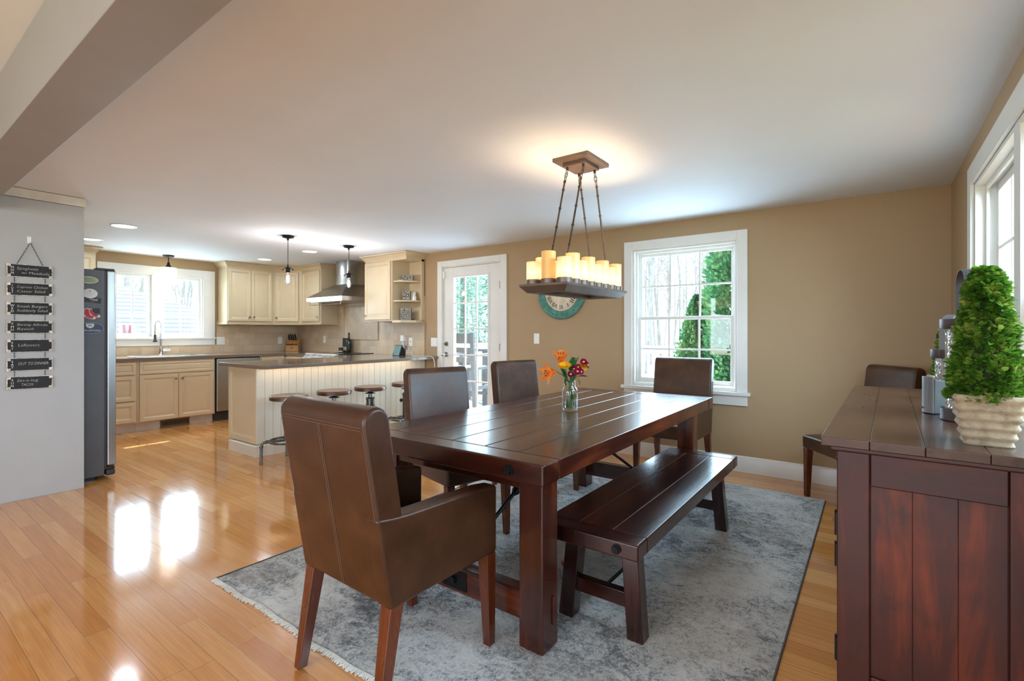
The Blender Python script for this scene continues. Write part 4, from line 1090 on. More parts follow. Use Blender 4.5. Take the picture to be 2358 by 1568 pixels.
# ------------------------------------------------------------------ bench
bn = thing('dining_bench', 'long dark wood bench tucked at the right side of the dining table', 'bench', (-0.915, 2.555, RZ))
bx, by = -0.915, 2.555; BZ = 0.44 - RZ; h2 = 0.82
pk = MB(); x = -0.215
for w in (0.14, 0.15, 0.14):
    pk.box(x + 0.0006, x + w - 0.0006, -h2 + 0.095, h2 - 0.095, BZ - 0.06, BZ); x += w
pk.build('seat_planks', bench_y, bn, bevel=0.004, seg=2)
for a, b_ in ((-h2, -h2 + 0.094), (h2 - 0.094, h2)):
    MB().box(-0.215, 0.215, a, b_, BZ - 0.062, BZ + 0.001).build('breadboard_end', bench_x, bn, bevel=0.007, seg=3)
for sy in (-1, 1):
    for sx in (-1, 1):
        tx, ty, fx, fy = sx * 0.125, sy * 0.660, sx * 0.157, sy * 0.674; q = 0.034
        MB().hexa([(fx - q, fy - q, 0), (fx + q, fy - q, 0), (fx + q, fy + q, 0), (fx - q, fy + q, 0)], [(tx - q, ty - q, BZ - 0.06), (tx + q, ty - q, BZ - 0.06), (tx + q, ty + q, BZ - 0.06), (tx - q, ty + q, BZ - 0.06)]).build('leg', bench_z, bn, bevel=0.005)
    MB().box(-0.125, 0.125, sy * 0.669 - 0.02, sy * 0.669 + 0.02, 0.115, 0.175).build('stretcher', bench_x, bn, bevel=0.003)
    hexbolt(bn, (0.13, sy * h2, BZ - 0.03), (0, sy, 0), 0.015)
rod = MB().cyl((0, -0.65, 0.15), (0, -0.05, 0.15), 0.008, n=10).cyl((0, 0.05, 0.15), (0, 0.65, 0.15), 0.008, n=10)
rod.build('tie_rod', iron, bn)
MB().box(-0.016, 0.016, -0.065, -0.05, 0.138, 0.162).box(-0.016, 0.016, 0.05, 0.065, 0.138, 0.162).box(-0.016, -0.010, -0.05, 0.05, 0.140, 0.160).box(0.010, 0.016, -0.05, 0.05, 0.140, 0.160).build('turnbuckle', iron, bn, bevel=0.002, seg=1)

# ------------------------------------------------------------------ upholstered chairs; local front is +Y
def tleg(x, y, fx, fy, z1, a=0.024, b_=0.016):
    return MB().hexa([(fx - b_, fy - b_, 0), (fx + b_, fy - b_, 0), (fx + b_, fy + b_, 0), (fx - b_, fy + b_, 0)], [(x - a, y - a, z1), (x + a, y - a, z1), (x + a, y + a, z1), (x - a, y + a, z1)])

def back_profile(y0, z0, y1, z1, th, zf):
    """outline (y, z): rear foot, up the rear, rounded top, down the front to zf"""
    r = th / 2; a = math.atan2(z1 - z0, y1 - y0); n = (math.sin(a), -math.cos(a))     # toward the front
    up = (math.cos(a), math.sin(a)); top = (y1 - up[0] * r, z1 - up[1] * r)
    pts = [(y0, z0)]
    c = (top[0] + n[0] * r, top[1] + n[1] * r)
    for i in range(9):
        t_ = PI - PI * i / 8
        pts.append((c[0] + n[0] * r * math.cos(t_) + up[0] * r * math.sin(t_), c[1] + n[1] * r * math.cos(t_) + up[1] * r * math.sin(t_)))
    yf = pts[-1][0] + (pts[-1][1] - zf) * (y0 - y1) / (z1 - z0)
    pts += [(yf, zf), (yf, z0)]
    return pts

def cushion(x0, x1, y0, y1, z0, z1, dome=0.018, n=10):
    mb = MB(); k = n + 1
    for j in range(k):
        for i in range(k):
            u, v = i / n, j / n
            mb.v.append((x0 + (x1 - x0) * u, y0 + (y1 - y0) * v, z1 + dome * (1 - (2 * u - 1) ** 4) * (1 - (2 * v - 1) ** 4)))
    for j in range(n):
        for i in range(n):
            a = j * k + i; mb.f.append((a, a + 1, a + k + 1, a + k))
    b0 = len(mb.v); ring = [i for i in range(k)] + [j * k + n for j in range(1, k)] + [n * k + i for i in range(n - 1, -1, -1)] + [j * k for j in range(n - 1, 0, -1)]
    for r_ in ring: mb.v.append((mb.v[r_][0], mb.v[r_][1], z0))
    m = len(ring)
    for i in range(m): mb.f.append((ring[(i + 1) % m], ring[i], b0 + i, b0 + (i + 1) % m))
    mb.f.append(tuple(b0 + i for i in range(m)))
    return mb

def side_chair(label, loc, rz):
    t = thing('dining_chair', label, 'chair', loc, rz, 'armless leather dining chairs')
    cushion(-0.225, 0.225, -0.19, 0.235, 0.36, 0.458).build('seat', leather, t, bevel=0.016, seg=3)
    MB().prism(back_profile(-0.265, 0.36, -0.345, 0.982, 0.085, 0.40), -0.222, 0.222, 'X').build('backrest', leather, t, bevel=0.016, seg=3)
    for s in (-1, 1):
        tleg(s * 0.195, 0.205, s * 0.200, 0.212, 0.362).build('leg', chair_leg, t, bevel=0.003)
        tleg(s * 0.195, -0.235, s * 0.200, -0.305, 0.362).build('leg', chair_leg, t, bevel=0.003)
    return t
sc1 = side_chair('armless dark leather chair at the table nearest the bar stools', (-2.055, 2.255, RZ), math.radians(-106))
dup(sc1, (-2.11, 3.225, RZ), math.radians(-104), 'armless dark leather chair at the table in front of the glazed door')
dup(sc1, (-0.115, 4.265, 0.0), math.radians(128.7), 'armless dark leather chair in the room corner behind the sideboard')

def arm_chair(label, loc, rz):
    t = thing('dining_armchair', label, 'armchair', loc, rz, 'leather armchairs at the table ends')
    W2 = 0.25
    cushion(-0.185, 0.185, -0.17, 0.245, 0.36, 0.47).build('seat', leather, t, bevel=0.016, seg=3)
    MB().prism(back_profile(-0.255, 0.355, -0.36, 0.985, 0.098, 0.40), -W2, W2, 'X').build('backrest', leather, t, bevel=0.014, seg=3)
    for s in (-1, 1):
        x0, x1 = sorted((s * (W2 - 0.068), s * (W2 + 0.0025)))
        MB().prism([(-0.2565, 0.353), (0.26, 0.362), (0.262, 0.622), (0.18, 0.632), (-0.18, 0.640), (-0.24, 0.645), (-0.290, 0.652), (-0.3065, 0.652)], x0, x1, 'X').build('arm', leather, t, bevel=0.014, seg=3)
        tleg(s * 0.222, 0.232, s * 0.228, 0.240, 0.362, 0.026, 0.017).build('leg', chair_leg, t, bevel=0.003)
        tleg(s * 0.222, -0.225, s * 0.228, -0.285, 0.362, 0.026, 0.017).build('leg', chair_leg, t, bevel=0.003)
    k = MB()
    def rear(z, off=0.0012): return -0.255 + (z - 0.355) * (-0.105 / 0.63) - off
    for x in (-0.005, 0.005): k.tube([(x, rear(0.37), 0.37), (x, rear(0.65), 0.65), (x, rear(0.925), 0.925)], 0.0007, 5)
    for dz in (0.925, 0.935): k.tube([(-0.236, rear(dz), dz), (0.236, rear(dz), dz)], 0.0007, 5)
    for s in (-1, 1): k.tube([(s * 0.2385, rear(0.37, 0.0008), 0.37), (s * 0.2385, rear(0.92, 0.0008), 0.92)], 0.0007, 5)
    k.build('stitched_seam', stitch, t)
    return t
ac = arm_chair('brown leather armchair at the near end of the table, its back to the viewer', (-1.452, 1.272, RZ), -0.03)
dup(ac, (-1.375, 4.17, RZ), PI, 'brown leather armchair at the far end of the table under the window')

# small toy on the rug behind the table leg
o = thing('pet_toy', 'small beige and red toy on the rug behind the near table leg', 'toy', (-1.27, 2.22, RZ))
MB().lathe([(0.0, 0.0), (0.026, 0.004), (0.034, 0.03), (0.036, 0.06), (0.030, 0.095), (0.014, 0.112), (0.0, 0.115)], 18, cap0=False, cap1=False).build('body', mat('toy_beige', (196, 168, 150), 0.7), o)
MB().lathe([(0.0345, 0.022), (0.0365, 0.030), (0.0365, 0.042), (0.0362, 0.048)], 18, cap0=False, cap1=False).build('band', mat('toy_red', (176, 28, 38), 0.6), o)

# ------------------------------------------------------------------ bar stools
def stool(label, y, rz, first=None):
    if first is not None: return dup(first, (-4.475, y, 0), rz, label)
    t = thing('bar_stool', label, 'stool', (-4.475, y, 0), rz, 'pipe bar stools at the peninsula')
    MB().lathe([(0.155, 0.588), (0.168, 0.592), (0.170, 0.600), (0.170, 0.606)], 36).build('seat_rim', gunmetal, t)
    MB().lathe([(0.166, 0.606), (0.170, 0.610), (0.170, 0.626), (0.164, 0.633), (0.10, 0.630), (0.0, 0.627)], 36, cap1=False).build('seat', stool_wood, t)
    MB().lathe([(0.055, 0.555), (0.055, 0.560), (0.03, 0.566), (0.022, 0.575), (0.022, 0.590)], 20).build('seat_flange', gunmetal, t)
    MB().lathe([(0.024, 0.40), (0.024, 0.535), (0.020, 0.55), (0.020, 0.56)], 18).build('screw_post', gunmetal, t)
    bd = MB().lathe([(0.040, 0.215), (0.044, 0.22), (0.044, 0.485), (0.050, 0.488), (0.050, 0.500), (0.036, 0.503), (0.030, 0.512)], 24)
    for k in range(6):
        a = 2 * PI * k / 6; bd.cyl((0.041 * math.cos(a), 0.041 * math.sin(a), 0.496), (0.041 * math.cos(a), 0.041 * math.sin(a), 0.514), 0.005, n=6)
    b_ = bd.build('pipe_body', gunmetal, t)
    for a, z in ((-0.9, 0.42), (0.7, 0.38), (2.3, 0.42), (-0.25, 0.34)):
        d = Vector((math.cos(a), math.sin(a), 0)); p = Vector((0, 0, z))
        MB().cyl(tuple(p + d * 0.04), tuple(p + d * 0.062), 0.016, n=12).cyl(tuple(p + d * 0.062), tuple(p + d * 0.072), 0.026, 0.024, n=16).ball(tuple(p + d * 0.074), 0.014, 10, 6).build('valve_cap', gunmetal, t)
    MB().tube(arc((0, 0, 0.205), 0.172, 0, 2 * PI, 40, ((1, 0, 0), (0, 1, 0)))[:-1], 0.0105, 8, True).build('foot_ring', gunmetal, t)
    MB().lathe([(0.075, 0.205), (0.075, 0.217), (0.046, 0.22)], 24).build('base_flange', gunmetal, t)
    for k in range(4):
        a = PI / 4 + PI / 2 * k; c, s = math.cos(a), math.sin(a)
        def q(r, z): return (r * c, r * s, z)
        lg = MB().tube([q(0.05, 0.207), q(0.19, 0.207), q(0.212, 0.203), q(0.228, 0.190), q(0.234, 0.168), q(0.236, 0.0)], 0.0125, 10)
        lg.tube([q(0.18, 0.207), q(0.196, 0.207)], 0.017, 10).tube([q(0.2345, 0.155), q(0.2348, 0.17)], 0.017, 10).tube([q(0.236, 0.0), q(0.236, 0.02)], 0.016, 10)
        lg.build('leg', gunmetal, t)
    return t
st1 = stool('pipe bar stool farthest from the glazed door, mostly hidden by the armchair', 2.517, 0.35)
stool('pipe bar stool second from the peninsula end, seen just above the armchair back', 3.005, 0.9, st1)
stool('pipe bar stool third from the peninsula end, its valve knobs in view', 3.455, 0.6, st1)
stool('pipe bar stool nearest the back wall beside the dining chair', 3.973, 1.25, st1)

# ------------------------------------------------------------------ chandelier
CX, CY = -1.478, 2.690
t = thing('chandelier', 'long bronze candle chandelier hanging over the dining table', 'chandelier', (CX, CY, 0))
MB().box(-0.12 + 0.015, 0.12 + 0.015, -0.145 + 0.025, 0.145 + 0.025, H - 0.022, H - 0.0005).build('ceiling_plate', bronze_tray, t, bevel=0.003)
MB().box(-0.075 + 0.015, 0.075 + 0.015, -0.095 + 0.025, 0.095 + 0.025, H - 0.045, H - 0.022).build('lower_plate', bronze_tray, t, bevel=0.002)
ty = MB()
ring = lambda hx, hy, z: [(-hx, -hy, z), (hx, -hy, z), (hx, hy, z), (-hx, hy, z)]
ty.loft([ring(0.075, 0.31, 1.474), ring(0.075, 0.31, 1.455), ring(0.125, 0.362, 1.453), ring(0.157, 0.395, 1.488), ring(0.157, 0.395, 1.500), ring(0.150, 0.387, 1.502), ring(0.146, 0.382, 1.494), ring(0.0, 0.0, 1.494)], True, False)
ty.build('tray', bronze_tray, t, angle=15)
for sx in (-1, 1):
    for sy in (-1, 1):
        a = Vector((0.015 + sx * 0.055, 0.025 + sy * 0.075, H - 0.045)); b_ = Vector((sx * 0.055, 0.34 if sy > 0 else -0.27, 1.497))
        d = b_ - a; rod = MB().cyl(tuple(a), tuple(a + Vector((0, 0, -0.018))), 0.008, n=10)
        rod.cyl(tuple(a + d * 0.115), tuple(b_), 0.0055, n=10)
        for f in (0.13, 0.20, 0.36, 0.52, 0.68, 0.84): rod.cyl(tuple(a + d * (f - 0.006)), tuple(a + d * (f + 0.006)), 0.0085, n=10)
        rod.tube(arc(b_ + Vector((0, 0, 0.01)), 0.018, 0, 2 * PI, 12, ((0, 1, 0), (0, 0, 1)))[:-1], 0.0025, 5, True)
        rod.build('suspension_rod', bronze, t)
        k = MB()
        for i in range(3):
            c = a + Vector((0, 0, -0.018)) + (d * 0.115 - Vector((0, 0, -0.018))) * ((i + 0.5) / 3); u = d.normalized(); w = (Vector((1, 0, 0)) if i % 2 else u.cross(Vector((1, 0, 0)))).normalized()
            k.tube([tuple(c + u * 0.019 * math.cos(2 * PI * j / 12) + w * 0.009 * math.sin(2 * PI * j / 12)) for j in range(12)], 0.0022, 5, True)
        k.build('chain_links', bronze, t)
def m_shade(key, strength, rgb):
    """frosted amber glass, brighter round the bulb near its foot"""
    tt_ = NT(key)
    tc = tt_.n('ShaderNodeTexCoord'); sp = tt_.n('ShaderNodeSeparateXYZ'); tt_.t.links.new(tc.outputs['Object'], sp.inputs[0])
    z = sp.outputs[2]
    g = tt_.math('SUBTRACT', 1.0, tt_.math('MINIMUM', 1.0, tt_.math('MULTIPLY', tt_.math('ABSOLUTE', tt_.math('SUBTRACT', z, 0.075)), 10.0)))
    tt_.base(lin((226, 184, 126))); tt_.rough(0.45)
    tt_.set(tt_.b.inputs['Emission Color'], tt_.ramp(g, [(0.0, (244, 192, 120)), (1.0, (255, 232, 194))]))
    tt_.set(tt_.b.inputs['Emission Strength'], tt_.math('MULTIPLY', strength, tt_.math('ADD', 0.55, tt_.math('MULTIPLY', g, 1.1))))
    return tt_.m
shade_on = m_shade('lit_amber_glass', 0.44, None); shade_off = mat('unlit_amber_glass_glow', (228, 182, 112), 0.45, var=0.03, scale=12, emit=(236, 170, 90), estr=0.18)  # the unlit candle's shade has a faint glow put into its material
warm = (1.0, 0.76, 0.49)
def candle(x, y, h, lit=True):
    cp = MB().lathe([(0.030, 0.0), (0.044, 0.002), (0.0445, 0.034), (0.041, 0.036)], 24).build('candle_cup', bronze_tray, t)
    cp.location = (x, y, 1.494)
    sh = MB().lathe([(0.0405, 0.034), (0.0405, h), (0.038, h + 0.001), (0.038, 0.036)], 28, cap0=False, cap1=False).build('candle_shade', shade_on if lit else shade_off, t)
    sh.location = (x, y, 1.494)
    if lit:
        l = lamp('candle_bulb', 'POINT', (CX + x, CY + y, 1.494 + 0.075), 2.0, warm, shadow_soft_size=0.012)
for i in range(8):
    y = -0.330 + 0.0943 * i
    candle(0.102, y, 0.180 if i % 2 else 0.148)
    candle(-0.102, y, 0.137 if i % 2 == 0 else 0.172)
candle(0.0, -0.330, 0.189, False)
candle(0.0, 0.330, 0.18)

# ------------------------------------------------------------------ pendants and recessed lights
def bulb_pendant(label, x, y, zb):
    t = thing('pendant_light', label, 'pendant light', (x, y, 0), 0.7, 'bare bulb pendants over the peninsula')
    MB().lathe([(0.062, H - 0.0005), (0.064, H - 0.008), (0.058, H - 0.020), (0.030, H - 0.026), (0.012, H - 0.03), (0.010, H - 0.05)], 28).build('canopy', iron, t)
    MB().cyl((0, 0, H - 0.04), (0, 0, zb + 0.205), 0.0035, n=8).build('cord', mat('dark_cord', (52, 44, 40), 0.7), t)
    so = MB().lathe([(0.006, 0.215), (0.008, 0.20), (0.010, 0.188), (0.028, 0.184), (0.030, 0.178), (0.024, 0.172), (0.0235, 0.125), (0.018, 0.122)], 20, (0, 0, zb))
    for s in (-1, 1):
        so.tube([(s * 0.024, 0, zb + 0.175), (s * 0.045, 0, zb + 0.172), (s * 0.048, 0, zb + 0.150)], 0.004, 6); so.cyl((s * 0.044, 0, zb + 0.158), (s * 0.064, 0, zb + 0.158), 0.0045, n=8)
    so.build('socket', iron, t)
    MB().lathe([(0.014, 0.124), (0.016, 0.105), (0.030, 0.065), (0.0325, 0.045), (0.028, 0.02), (0.015, 0.005), (0.0, 0.0)], 24, (0, 0, zb), cap1=False).build('bulb_glass', glass_pane('bulb_glass'), t)
    fl = MB()
    for k in range(6):
        a = 2 * PI * k / 6; fl.cyl((0.010 * math.cos(a), 0.010 * math.sin(a), zb + 0.03), (0.008 * math.cos(a), 0.008 * math.sin(a), zb + 0.095), 0.0045, n=6)
    fl.build('filament', m_emit('filament_glow', (255, 196, 130), 80), t)
    lamp('pendant_bulb', 'POINT', (x, y, zb + 0.06), 20, (0.92, 0.96, 1.0), shadow_soft_size=0.02)
bulb_pendant('bare bulb pendant on a black cord, over the peninsula end nearer the viewer', -5.19, 2.907, 1.755)
bulb_pendant('bare bulb pendant on a black cord in front of the range hood', -5.19, 3.685, 1.765)

t = thing('pendant_light', 'frosted glass drum pendant hanging above the sink', 'pendant light', (-7.84, 2.673, 0))
MB().lathe([(0.068, H - 0.0005), (0.070, H - 0.01), (0.055, H - 0.024), (0.012, H - 0.028)], 28).build('canopy', iron, t)
MB().cyl((0, 0, H - 0.025), (0, 0, 2.17), 0.006, n=10).lathe([(0.014, 2.19), (0.017, 2.17), (0.020, 2.155), (0.036, 2.13), (0.044, 2.118)], 20).build('stem', iron, t)
MB().lathe([(0.03, 2.118), (0.092, 2.115), (0.094, 2.105), (0.094, 1.885), (0.088, 1.883), (0.088, 2.10)], 32, cap0=False, cap1=False).build('shade', m_emit('opal_glass', (255, 242, 222), 1.5), t)
lamp('sink_pendant_bulb', 'POINT', (-7.84, 2.673, 2.0), 20, (0.86, 0.94, 1.0), shadow_soft_size=0.04)

can_emit = m_emit('downlight_lens', (255, 238, 214), 2.6)
names = ['round recessed ceiling light closest to the viewer, above the refrigerator', 'round recessed ceiling light partly cut off by the tall panel', 'round recessed ceiling light above the two-door wall cabinet', 'round recessed ceiling light between the two bare bulb pendants']
for lab, (x, y) in zip(names, ((-6.018, 1.666), (-7.191, 1.688), (-7.137, 3.642), (-5.967, 3.639))):
    t = thing('recessed_light', lab, 'ceiling light', (x, y, H), 0, 'recessed kitchen ceiling lights')
    MB().lathe([(0.088, -0.0005), (0.105, -0.0005), (0.108, -0.004), (0.100, -0.007), (0.088, -0.004)], 36, cap0=False, cap1=False).build('trim_ring', white_plastic, t)
    MB().lathe([(0.0, -0.003), (0.088, -0.003)], 36, cap0=False, cap1=False).build('lens', can_emit, t)
    lamp('downlight', 'AREA', (x, y, H - 0.012), 5, (0.78, 0.91, 1.0), (0, 0, -1), shape='DISK', size=0.16)

# ------------------------------------------------------------------ wall clock
t = thing('wall_clock', 'round teal wall clock with roman numerals, half behind the chandelier', 'clock', (-2.77, YA, 1.672))
Mc = Matrix.Rotation(PI / 2, 4, 'X')      # lathe axis to -Y
teal = NT('distressed_teal'); cc_ = teal.coords(); nn = teal.noise(cc_, 16, 5, 0.7)
teal.base(teal.ramp(nn, [(0.40, (66, 118, 106)), (0.62, (92, 144, 130)), (0.72, (84, 132, 118)), (0.735, (44, 40, 36))])); teal.rough(0.5); teal = teal.m
MB().lathe([(0.300, 0.0), (0.305, 0.012), (0.300, 0.026), (0.282, 0.036), (0.262, 0.034), (0.256, 0.028), (0.240, 0.030), (0.222, 0.026), (0.212, 0.016), (0.212, 0.010)], 64, cap0=False, cap1=False, M=Mc).build('rim', teal, t)
MB().lathe([(0.0, 0.010), (0.214, 0.010)], 48, cap0=False, cap1=False, M=Mc).build('dial', mat('aged_ivory', (216, 202, 176), 0.6, var=0.08, scale=10), t)
k = MB()
for i, nm in enumerate(['XII', 'I', 'II', 'III', 'IIII', 'V', 'VI', 'VII', 'VIII', 'IX', 'X', 'XI']):
    a = PI / 2 - 2 * PI * i / 12; u = (math.sin(a), 0, -math.cos(a)); v = (math.cos(a), 0, math.sin(a))
    q = text_mb(nm, 0.072, basis((0.165 * v[0], -0.0125, 0.165 * v[2]), u, v, (0, -1, 0)), 0.0004, width=min(0.075, 0.022 * len(nm))); k.add(q.v, q.f)
k.build('numerals', mat('numeral_black', (36, 30, 28), 0.6), t, smooth=False)
k = MB()
for a, L_, w in ((PI / 2 - 2 * PI * 10.2 / 12, 0.09, 0.007), (PI / 2 - 2 * PI * 0.17, 0.14, 0.005)):
    d = Vector((math.cos(a), 0, math.sin(a))); n_ = Vector((-d.z, 0, d.x))
    k.hexa([tuple(n_ * w - d * 0.02 + Vector((0, -0.017, 0))), tuple(-n_ * w - d * 0.02 + Vector((0, -0.017, 0))), tuple(-n_ * w * 0.3 + d * L_ + Vector((0, -0.017, 0))), tuple(n_ * w * 0.3 + d * L_ + Vector((0, -0.017, 0)))],
           [tuple(n_ * w - d * 0.02 + Vector((0, -0.0185, 0))), tuple(-n_ * w - d * 0.02 + Vector((0, -0.0185, 0))), tuple(-n_ * w * 0.3 + d * L_ + Vector((0, -0.0185, 0))), tuple(n_ * w * 0.3 + d * L_ + Vector((0, -0.0185, 0)))])
k.build('hands', mat('numeral_black', (36, 30, 28), 0.6), t)
k = MB()
for i in range(24):
    a = 2 * PI * (i + 0.5) / 24; p = (0.262 * math.cos(a), -0.035, 0.262 * math.sin(a))
    if i % 2 == 0: k.ball(p, 0.006, 8, 5, (1, 0.5, 1))
k.build('rivets', iron, t)
# ------------------------------------------------------------------ sideboard and what stands on it
SB = thing('sideboard', 'dark red-brown plank sideboard along the right wall', 'sideboard', (-0.136, 1.84, 0), -0.0203)
SW, SL, SH = 0.545, 1.87, 0.90
pk = MB(); xs = [0.0, 0.125, 0.255, 0.39, SW]
for i in range(4): pk.box(xs[i] + 0.0003, xs[i + 1] - 0.0003, 0.0, SL, SH - 0.028, SH)
pk.build('top_planks', side_top, SB, bevel=0.0022, seg=2)
MB().box(0.022, SW - 0.004, 0.016, SL - 0.016, SH - 0.045, SH - 0.028).build('top_molding', side_x, SB, bevel=0.006, seg=2)
x0, x1, y0, y1 = 0.04, SW - 0.01, 0.032, SL - 0.032
MB().box(x0 + 0.012, x1, y0 + 0.016, y1 - 0.016, 0.10, SH - 0.045).build('carcass', side_z, SB)
zt = SH - 0.045
for e in (0, 1):
    Y = (lambda a: y0 + a) if e == 0 else (lambda a: y1 - a)
    def bx_(xa, xb, da, db, za, zb): ya, yb = sorted((Y(da), Y(db))); return MB().box(xa, xb, ya, yb, za, zb)
    bx_(x0, x0 + 0.085, 0, 0.03, 0.0, zt).build('end_stile', side_z, SB, bevel=0.004)
    bx_(x1 - 0.105, x1, 0, 0.03, 0.0, zt).build('end_stile', side_z, SB, bevel=0.004)
    bx_(x0 + 0.086, x1 - 0.106, 0.002, 0.028, zt - 0.10, zt).build('end_rail', side_x, SB, bevel=0.004)
    bx_(x0 + 0.086, x1 - 0.106, 0.002, 0.028, 0.08, 0.17).build('end_rail', side_x, SB, bevel=0.004)
    pn = MB(); pw_ = (x1 - 0.106 - x0 - 0.086) / 3
    for i in range(3):
        ya, yb = sorted((Y(0.013), Y(0.025))); pn.box(x0 + 0.086 + i * pw_ + 0.0004, x0 + 0.086 + (i + 1) * pw_ - 0.0004, ya, yb, 0.16, zt - 0.09)
    pn.build('end_panel', side_z, SB, bevel=0.0012, seg=1)
    ya, yb = sorted((Y(-0.006), Y(0.004))); MB().box(x0 + 0.03, x0 + 0.05, ya, yb, 0.115, 0.133).build('peg', side_x, SB, bevel=0.002, seg=1)
nd = 3; dw = (y1 - y0 - 0.06) / nd
for i in range(nd):
    a = y0 + 0.03 + i * dw
    dr = MB().box(x0 - 0.002, x0 + 0.02, a + 0.004, a + dw - 0.004, 0.13, 0.66).build('door', side_z, SB, bevel=0.004)
    MB().ball((x0 - 0.012, a + (dw - 0.05 if i < 2 else 0.05), 0.42), 0.014, 12, 8).build('knob', iron, dr)
    dd = MB().box(x0 - 0.002, x0 + 0.02, a + 0.004, a + dw - 0.004, 0.675, zt - 0.012).build('drawer', side_x, SB, bevel=0.004)
    MB().ball((x0 - 0.012, a + dw / 2, 0.76), 0.014, 12, 8).build('knob', iron, dd)
for z in (0.62, 0.52, 0.22):
    MB().box(x0 - 0.0035, x0 + 0.004, y0 + 0.004, y0 + 0.03, z - 0.035, z + 0.035).cyl((x0 - 0.003, y0 + 0.02, z - 0.04), (x0 - 0.003, y0 + 0.02, z + 0.04), 0.0045, n=8).build('hinge', iron, SB)

def leaf_into(mb, base, dirv, L_, w, cup=0.25, tw=0.0):
    d = Vector(dirv).normalized(); s = d.cross(Vector((0, 0, 1)))
    s = s.normalized() if s.length > 0.05 else Vector((1, 0, 0))
    n_ = s.cross(d); s2 = s * math.cos(tw) + n_ * math.sin(tw); n2 = d.cross(s2) * -1
    b = Vector(base); k = len(mb.v)
    rows_ = ((0.0, 0.08), (0.3, 0.75), (0.62, 1.0), (0.88, 0.62), (1.0, 0.06))
    for f, ww in rows_:
        c = b + d * L_ * f - n2 * (cup * L_ * f * f * 0.6)
        mb.v += [tuple(c - s2 * w * ww + n2 * w * ww * cup), tuple(c), tuple(c + s2 * w * ww + n2 * w * ww * cup)]
    for i in range(4):
        for j in (0, 1):
            a = k + i * 3 + j; mb.f.append((a, a + 1, a + 4, a + 3))

box_leaf = m_leaf('boxwood_leaf', (48, 88, 24), (92, 136, 42), (160, 176, 80), 0.35, 0.3, 28)
def boxwood(name_label, loc, rz, z0, z1, r0, r1, nleaf, L0, seed, pot):
    t = thing('potted_boxwood', name_label, 'plant', loc, rz, 'boxwood cones on the sideboard')
    rn = random.Random(seed); mb = MB()
    for i in range(nleaf):
        f = rn.random() ** 1.25; z = z0 + (z1 - z0) * f
        prof = (r0 + (r1 - r0) * f) * (1 + 0.07 * math.sin(f * 21 + seed)) * (0.55 + 0.45 * min(1, (1 - f) * 9))
        a = rn.uniform(0, 2 * PI); rr = prof * rn.uniform(0.70, 1.0)
        p = (rr * math.cos(a), rr * math.sin(a), z)
        d = Vector((math.cos(a), math.sin(a), rn.uniform(0.2, 1.5))) + Vector((rn.uniform(-.9, .9), rn.uniform(-.9, .9), rn.uniform(-.6, .6)))
        L_ = L0 * rn.uniform(0.65, 1.15)
        leaf_into(mb, p, d, L_, L_ * 0.30, rn.uniform(0.1, 0.5), rn.uniform(-0.9, 0.9))
    mb.build('foliage', box_leaf, t, angle=80)
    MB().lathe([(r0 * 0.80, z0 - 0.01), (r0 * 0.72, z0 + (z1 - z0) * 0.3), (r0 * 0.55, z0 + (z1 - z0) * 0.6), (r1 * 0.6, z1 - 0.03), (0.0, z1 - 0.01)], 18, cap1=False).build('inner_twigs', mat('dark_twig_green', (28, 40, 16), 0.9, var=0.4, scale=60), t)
    stone = NT('cast_stone_pot') if 'cast_stone_pot' not in MATS else None
    if stone:
        c = stone.coords(); n1 = stone.noise(c, 22, 6, 0.7); n2 = stone.noise(c, 70, 3)
        stone.base(stone.ramp(n1, [(0.3, (128, 112, 92)), (0.5, (172, 154, 130)), (0.75, (192, 175, 150))])); stone.rough(0.85)
        stone.bump(stone.math('ADD', n1, n2), 0.5, 0.006); MATS['cast_stone_pot'] = stone.m
    b0, b1, ph = pot; rings = []; N = 36
    for i in range(N + 1):
        f = i / N; h_ = b0 + (b1 - b0) * f; h_ += 0.0030 * math.cos(f * PI * 2 * 5.5) - (0.002 if i in (0, N) else 0)
        r_ = 0.014; pts = []
        for cx, cy, a0 in ((1, -1, -PI / 2), (1, 1, 0), (-1, 1, PI / 2), (-1, -1, PI)):
            for q in range(4):
                a = a0 + PI / 2 * q / 3; pts.append((cx * (h_ - r_) + r_ * math.cos(a), cy * (h_ - r_) + r_ * math.sin(a), ph * f))
        rings.append(pts)
    hi = b1 - 0.012
    for z in (ph - 0.001, ph - 0.02):
        pts = []
        for cx, cy, a0 in ((1, -1, -PI / 2), (1, 1, 0), (-1, 1, PI / 2), (-1, -1, PI)):
            for q in range(4):
                a = a0 + PI / 2 * q / 3; pts.append((cx * (hi - 0.01) + 0.01 * math.cos(a), cy * (hi - 0.01) + 0.01 * math.sin(a), z))
        rings.append(pts)
    MB().loft(rings, True, True).build('pot', MATS['cast_stone_pot'], t, angle=70)
    MB().prism([(-hi, -hi), (hi, -hi), (hi, hi), (-hi, hi)], ph - 0.019, ph - 0.012, 'Z').build('soil', mat('soil', (46, 34, 24), 0.95), t)
    return t
boxwood('large boxwood cone in a ribbed square stone pot at the front of the sideboard', (0.268, 2.012, SH), 0.0, 0.128, 0.512, 0.088, 0.032, 5600, 0.0225, 3, (0.053, 0.080, 0.148))
boxwood('small boxwood cone at the back of the sideboard, mostly hidden by the lanterns', (0.275, 3.17, SH), 0.1, 0.11, 0.345, 0.044, 0.014, 900, 0.020, 5, (0.045, 0.06, 0.12))

